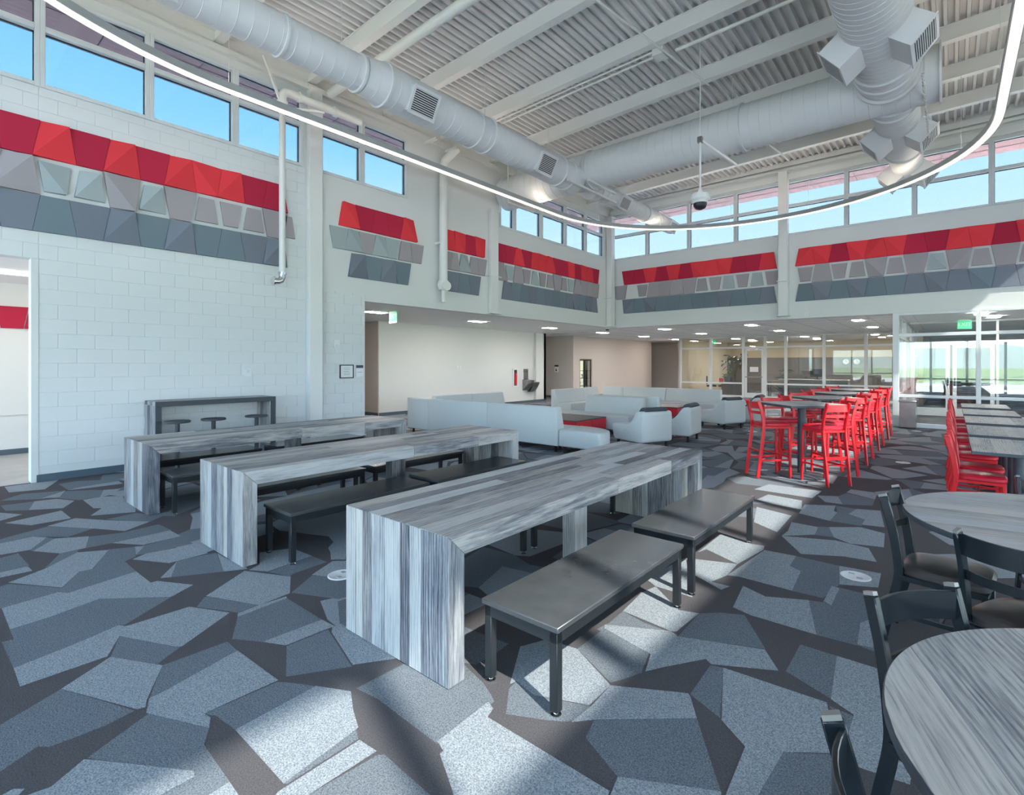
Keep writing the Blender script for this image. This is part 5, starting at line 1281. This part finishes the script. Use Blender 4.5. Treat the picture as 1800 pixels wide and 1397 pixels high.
def coffee(label, loc):
    t = thing('coffee_table', label, 'table', loc, group='red coffee tables')
    for y0 in (0, .61):
        m = MB(); m.box(0,1.22,y0+.002,y0+.606,.03,.40); m.build('red_block', M_redlam, t, bevel=.004)
    m = MB(); m.box(0,1.22,0,1.22,.40,.425); m.build('top', M_brownt, t, bevel=.003)
    m = MB(); m.box(.04,1.18,.04,1.18,0,.03); m.build('plinth', M_black, t)
coffee('red block coffee table with brown top inside the near lounge group', (-7.17, 9.06, 0))
coffee('red block coffee table with brown top inside the far lounge group', (-6.92, 13.68, 0))

# ================================================================== FLOOR BOXES, BIN
fb = None
for i, (x, y) in enumerate(((-.552,4.67),(-.60,10.57),(-.635,15.75),(-3.6,13.1),(-3.545,2.155))):
    lab = 'round white floor outlet cover ' + ('in the carpet left of the black chairs','in the aisle between red stools and red chairs','in front of the glazed entrance','beside the far lounge chair','just behind the foot of the front plank table')[i]
    if fb is None:
        fb = thing('floor_outlet', lab, 'floor outlet', (x, y, .001), group='round floor outlets')
        m = MB(); m.lathe([(.005,0),(.10,0),(.10,.004),(.092,.007),(.088,.005),(.005,.005)], 32); m.build('cover', M_alu, fb, smooth=True)
        MB().box(-.05,-.01,.02,.05,.005,.0065).build('flap', M_ring, fb); MB().box(.01,.05,-.05,-.02,.005,.0065).build('flap', M_ring, fb)
    else: dup(fb, (x, y, .001), 0, lab)
t = thing('waste_bin', 'brushed stainless waste bin standing at the glazed entrance corner', 'bin', (-.83, 16.36, 0))
m = MB(); m.box(-.17,.17,-.15,.15,.03,.66); m.build('body', M_steel, t, bevel=.006)
m = MB(); m.box(-.18,.18,-.16,.16,.66,.70); m.build('lid', M_steel, t, bevel=.006)
m = MB(); m.box(-.165,.165,-.145,.145,0,.03); m.build('plinth', M_black, t)
m = MB(); m.lathe([(.005,0),(.012,0),(.012,.006),(.005,.008)], 12, Matrix.Translation((0,-.15,.60)) @ Matrix.Rotation(PI/2,4,'X')); m.build('lock', M_chrome, t)

# ================================================================== OFFICE BEHIND THE GLASS
def leafy(name, label, loc, mat, n, r, zc, lsz, stems, drop, seed, pot=None):
    t = thing(name, label, 'plant', loc); rn = random.Random(seed)
    tips = []
    for k in range(stems):
        a = rn.uniform(0, 2*PI); e = (r*.7*math.cos(a), r*.7*math.sin(a), zc+rn.uniform(-.2,.25))
        MB().tube(curve_pts([(0,0,.0),(e[0]*.2,e[1]*.2,zc*.5),e],4), .008, 5).build('stem', M_leafd, t); tips.append(e)
    def leaf(p, d, L):
        d = d.normalized(); s = d.cross(Vector((0,0,1))).normalized()*L*.22; up = Vector((0,0,1))*L*.06
        q = [p, p+d*L*.3+s+up, p+d*L*.7+s*.8+up, p+d*L-up*2, p+d*L*.7-s*.8+up, p+d*L*.3-s+up]
        return q
    for k in range(n):
        e = tips[k % len(tips)]; a = rn.uniform(0, 2*PI)
        d = Vector((math.cos(a), math.sin(a), rn.uniform(-drop, .35)))
        p = Vector(e)+Vector((rn.uniform(-1,1),rn.uniform(-1,1),rn.uniform(-1,1)))*r*.28
        q = leaf(p, d, lsz*rn.uniform(.7,1.2)); c = (q[0]+q[3])/2
        m = MB(); m.add(q, [(0,1,2,3),(0,3,4,5)]); m.build('leaf', mat, t)
    if pot: m = MB(); m.lathe([(.01,-pot),(.12,-pot),(.16,-.02),(.16,0),(.14,0),(.01,-.03)], 20); m.build('pot', M_pot, t, smooth=True)
    return t
leafy('potted_plant', 'tall dark leaved plant behind the office glass left of its door', (-8.45, 27.6, .75), M_leafd, 46, .55, 1.1, .34, 5, .9, 3, .75)
leafy('ivy_plant', 'bright green bushy plant below the tall dark leaved one', (-8.75, 27.3, .95), M_leafg, 60, .26, .22, .16, 5, .8, 4, .25)
leafy('spiky_plant', 'small spiky plant on the office desk', (-6.3, 28.35, .98), M_leafd, 14, .22, .12, .3, 3, .3, 6, .1)
def cab(name, label, cat, x0, x1, y0, y1, H, mat, top, n):
    t = thing(name, label, cat, ((x0+x1)/2, (y0+y1)/2, 0)); w = x1-x0; d = y1-y0
    m = MB(); m.box(-w/2,w/2,-d/2+.02,d/2,0,H-.03); m.build('body', mat, t)
    m = MB(); m.box(-w/2-.02,w/2+.02,-d/2-.02,d/2,H-.03,H); m.build('top', top, t, bevel=.004)
    for k in range(n): m = MB(); m.box(-w/2+k*w/n+.01,-w/2+(k+1)*w/n-.01,-d/2,-d/2+.02,.05,H-.06); m.build('front_panel', mat, t, bevel=.003)
cab('planter_cabinet', 'dark grey cabinet under the plants inside the office', 'cabinet', -8.95, -7.75, 27.0, 27.7, .70, M_panelgrey, M_panelgrey, 2)
cab('reception_desk', 'long grey reception desk with white top inside the office', 'desk', -6.5, -3.6, 28.0, 28.7, .88, M_desk, M_desktop, 4)
cab('credenza', 'grey credenza along the back wall of the office', 'cabinet', -8.2, -6.3, 32.8, 33.4, .9, M_panelgrey, M_panelgrey, 3)
t = thing('side_table', 'small wooden side table behind the office glass right of its door', 'table', (-6.35, 27.3, 0))
m = MB(); m.box(-.45,.45,-.25,.25,.80,.83); m.build('top', M_wood, t, bevel=.004)
for x in (-.38,.38):
    for y in (-.2,.2): MB().box(x-.02,x+.02,y-.02,y+.02,0,.80).build('leg', M_black, t)
t = thing('computer_monitor', 'black computer monitor on the reception desk', 'monitor', (-4.9, 28.4, .88))
m = MB(); m.box(-.3,.3,-.02,.02,.12,.5); m.build('screen', M_black, t, bevel=.005); MB().box(-.03,.03,-.02,.03,.02,.2).build('stand', M_black, t); MB().box(-.12,.12,-.09,.09,0,.02).build('foot', M_black, t)
for i, (x, a, lab) in enumerate(((-9.75, .4, 'dark office chair behind the left office pane'), (-9.05, 2.6, 'dark office chair left of the plants in the office'))):
    t = thing('office_chair', lab, 'chair', (x, 27.9, 0), a, 'office chairs')
    MB().box(-.24,.24,-.24,.24,.42,.50).build('seat', M_navy, t, bevel=.03, seg=2); MB().box(-.26,-.2,-.22,.22,.55,.98).build('backrest', M_navy, t, bevel=.02, seg=2)
    MB().lathe([(.03,.08),(.03,.42)], 12).build('post', M_black, t); m = MB()
    for k in range(5): m.strip([(0,0,.08),(.28*math.cos(k*1.2566),.28*math.sin(k*1.2566),.03)], .02, .015)
    m.build('base', M_black, t)
o = tag(MB().box(-9.05,-8.85,27.0,27.05,.66,.9).build('red_folder', M_redlam), 'small red box standing in front of the office plants', 'box')
t = thing('paper_notice', 'white paper notice taped to the office door glass', 'sign', (-7.15, YS-.012, 1.36))
MB().box(-.19,.19,0,.004,-.12,.12).build('sheet', M_paper, t); MB().box(-.19,.19,-.001,.003,-.15,-.125).build('tape', M_charc, t)
t = thing('folding_cart', 'dark folding cart with navy cloth leaning inside the office glass', 'cart', (-6.0, 26.7, 0))
m = MB(); m.tube([(-.55,0,.62),(-.2,0,.42),(.1,0,.25),(.5,0,.1)], .022, 8); m.tube([(-.4,.25,.62),(.1,.25,.25),(.5,.25,.1)], .022, 8); m.build('frame', M_black, t)
m = MB(); m.strip([(-.25,.12,.44),(.25,.12,.2)], .12, .05, (0,0,1)); m.build('seat_fabric', M_navy, t, bevel=.02)
for x, y in ((.5,-.02),(.5,.27),(-.1,-.02),(-.1,.27)): m = MB(); m.lathe([(.02,-.02),(.1,-.02),(.1,.02),(.02,.02)], 18, Matrix.Translation((x,y,.1)) @ Matrix.Rotation(PI/2,4,'X')); m.build('wheel', M_black, t)
for i, x in enumerate((-4.4, -3.9)):
    t = thing('wall_clock', 'round wall clock on the office back wall, %s' % ('left one', 'right one')[i], 'clock', (x, 33.48, 1.75), 0, 'office wall clocks')
    m = MB(); m.lathe([(.005,0),(.16,0),(.16,.03),(.005,.03)], 28, Matrix.Rotation(PI/2,4,'X')); m.build('face', M_paper, t)
    m = MB(); m.lathe([(.15,.0),(.175,.0),(.175,.04),(.15,.04)], 28, Matrix.Rotation(PI/2,4,'X'), caps=False); m.build('rim', M_black, t)
    m = MB(); m.box(-.008,.008,-.034,-.031,0,.12); m.box(0,.08,-.034,-.031,-.006,.006); m.build('hands', M_black, t)

# every plank gets a tone of its own, unlike its neighbours'
TONES = (.72,.18,.40,.62,.95,.28,.52,.80,.08,.66,.34,.88,.46); tr = random.Random(9); q = 0
for o in bpy.data.objects:
    if o.name.startswith(('plank', 'middle_post')) and o.type == 'MESH':
        v = min(1, max(0, TONES[q % 13]+tr.uniform(-.1,.1)))
        if o.parent and not o.parent.name.startswith(('plank_table', 'high_counter')): v = .68+.35*(v-.5)
        o.color = (v, v, v, 1); q += 1
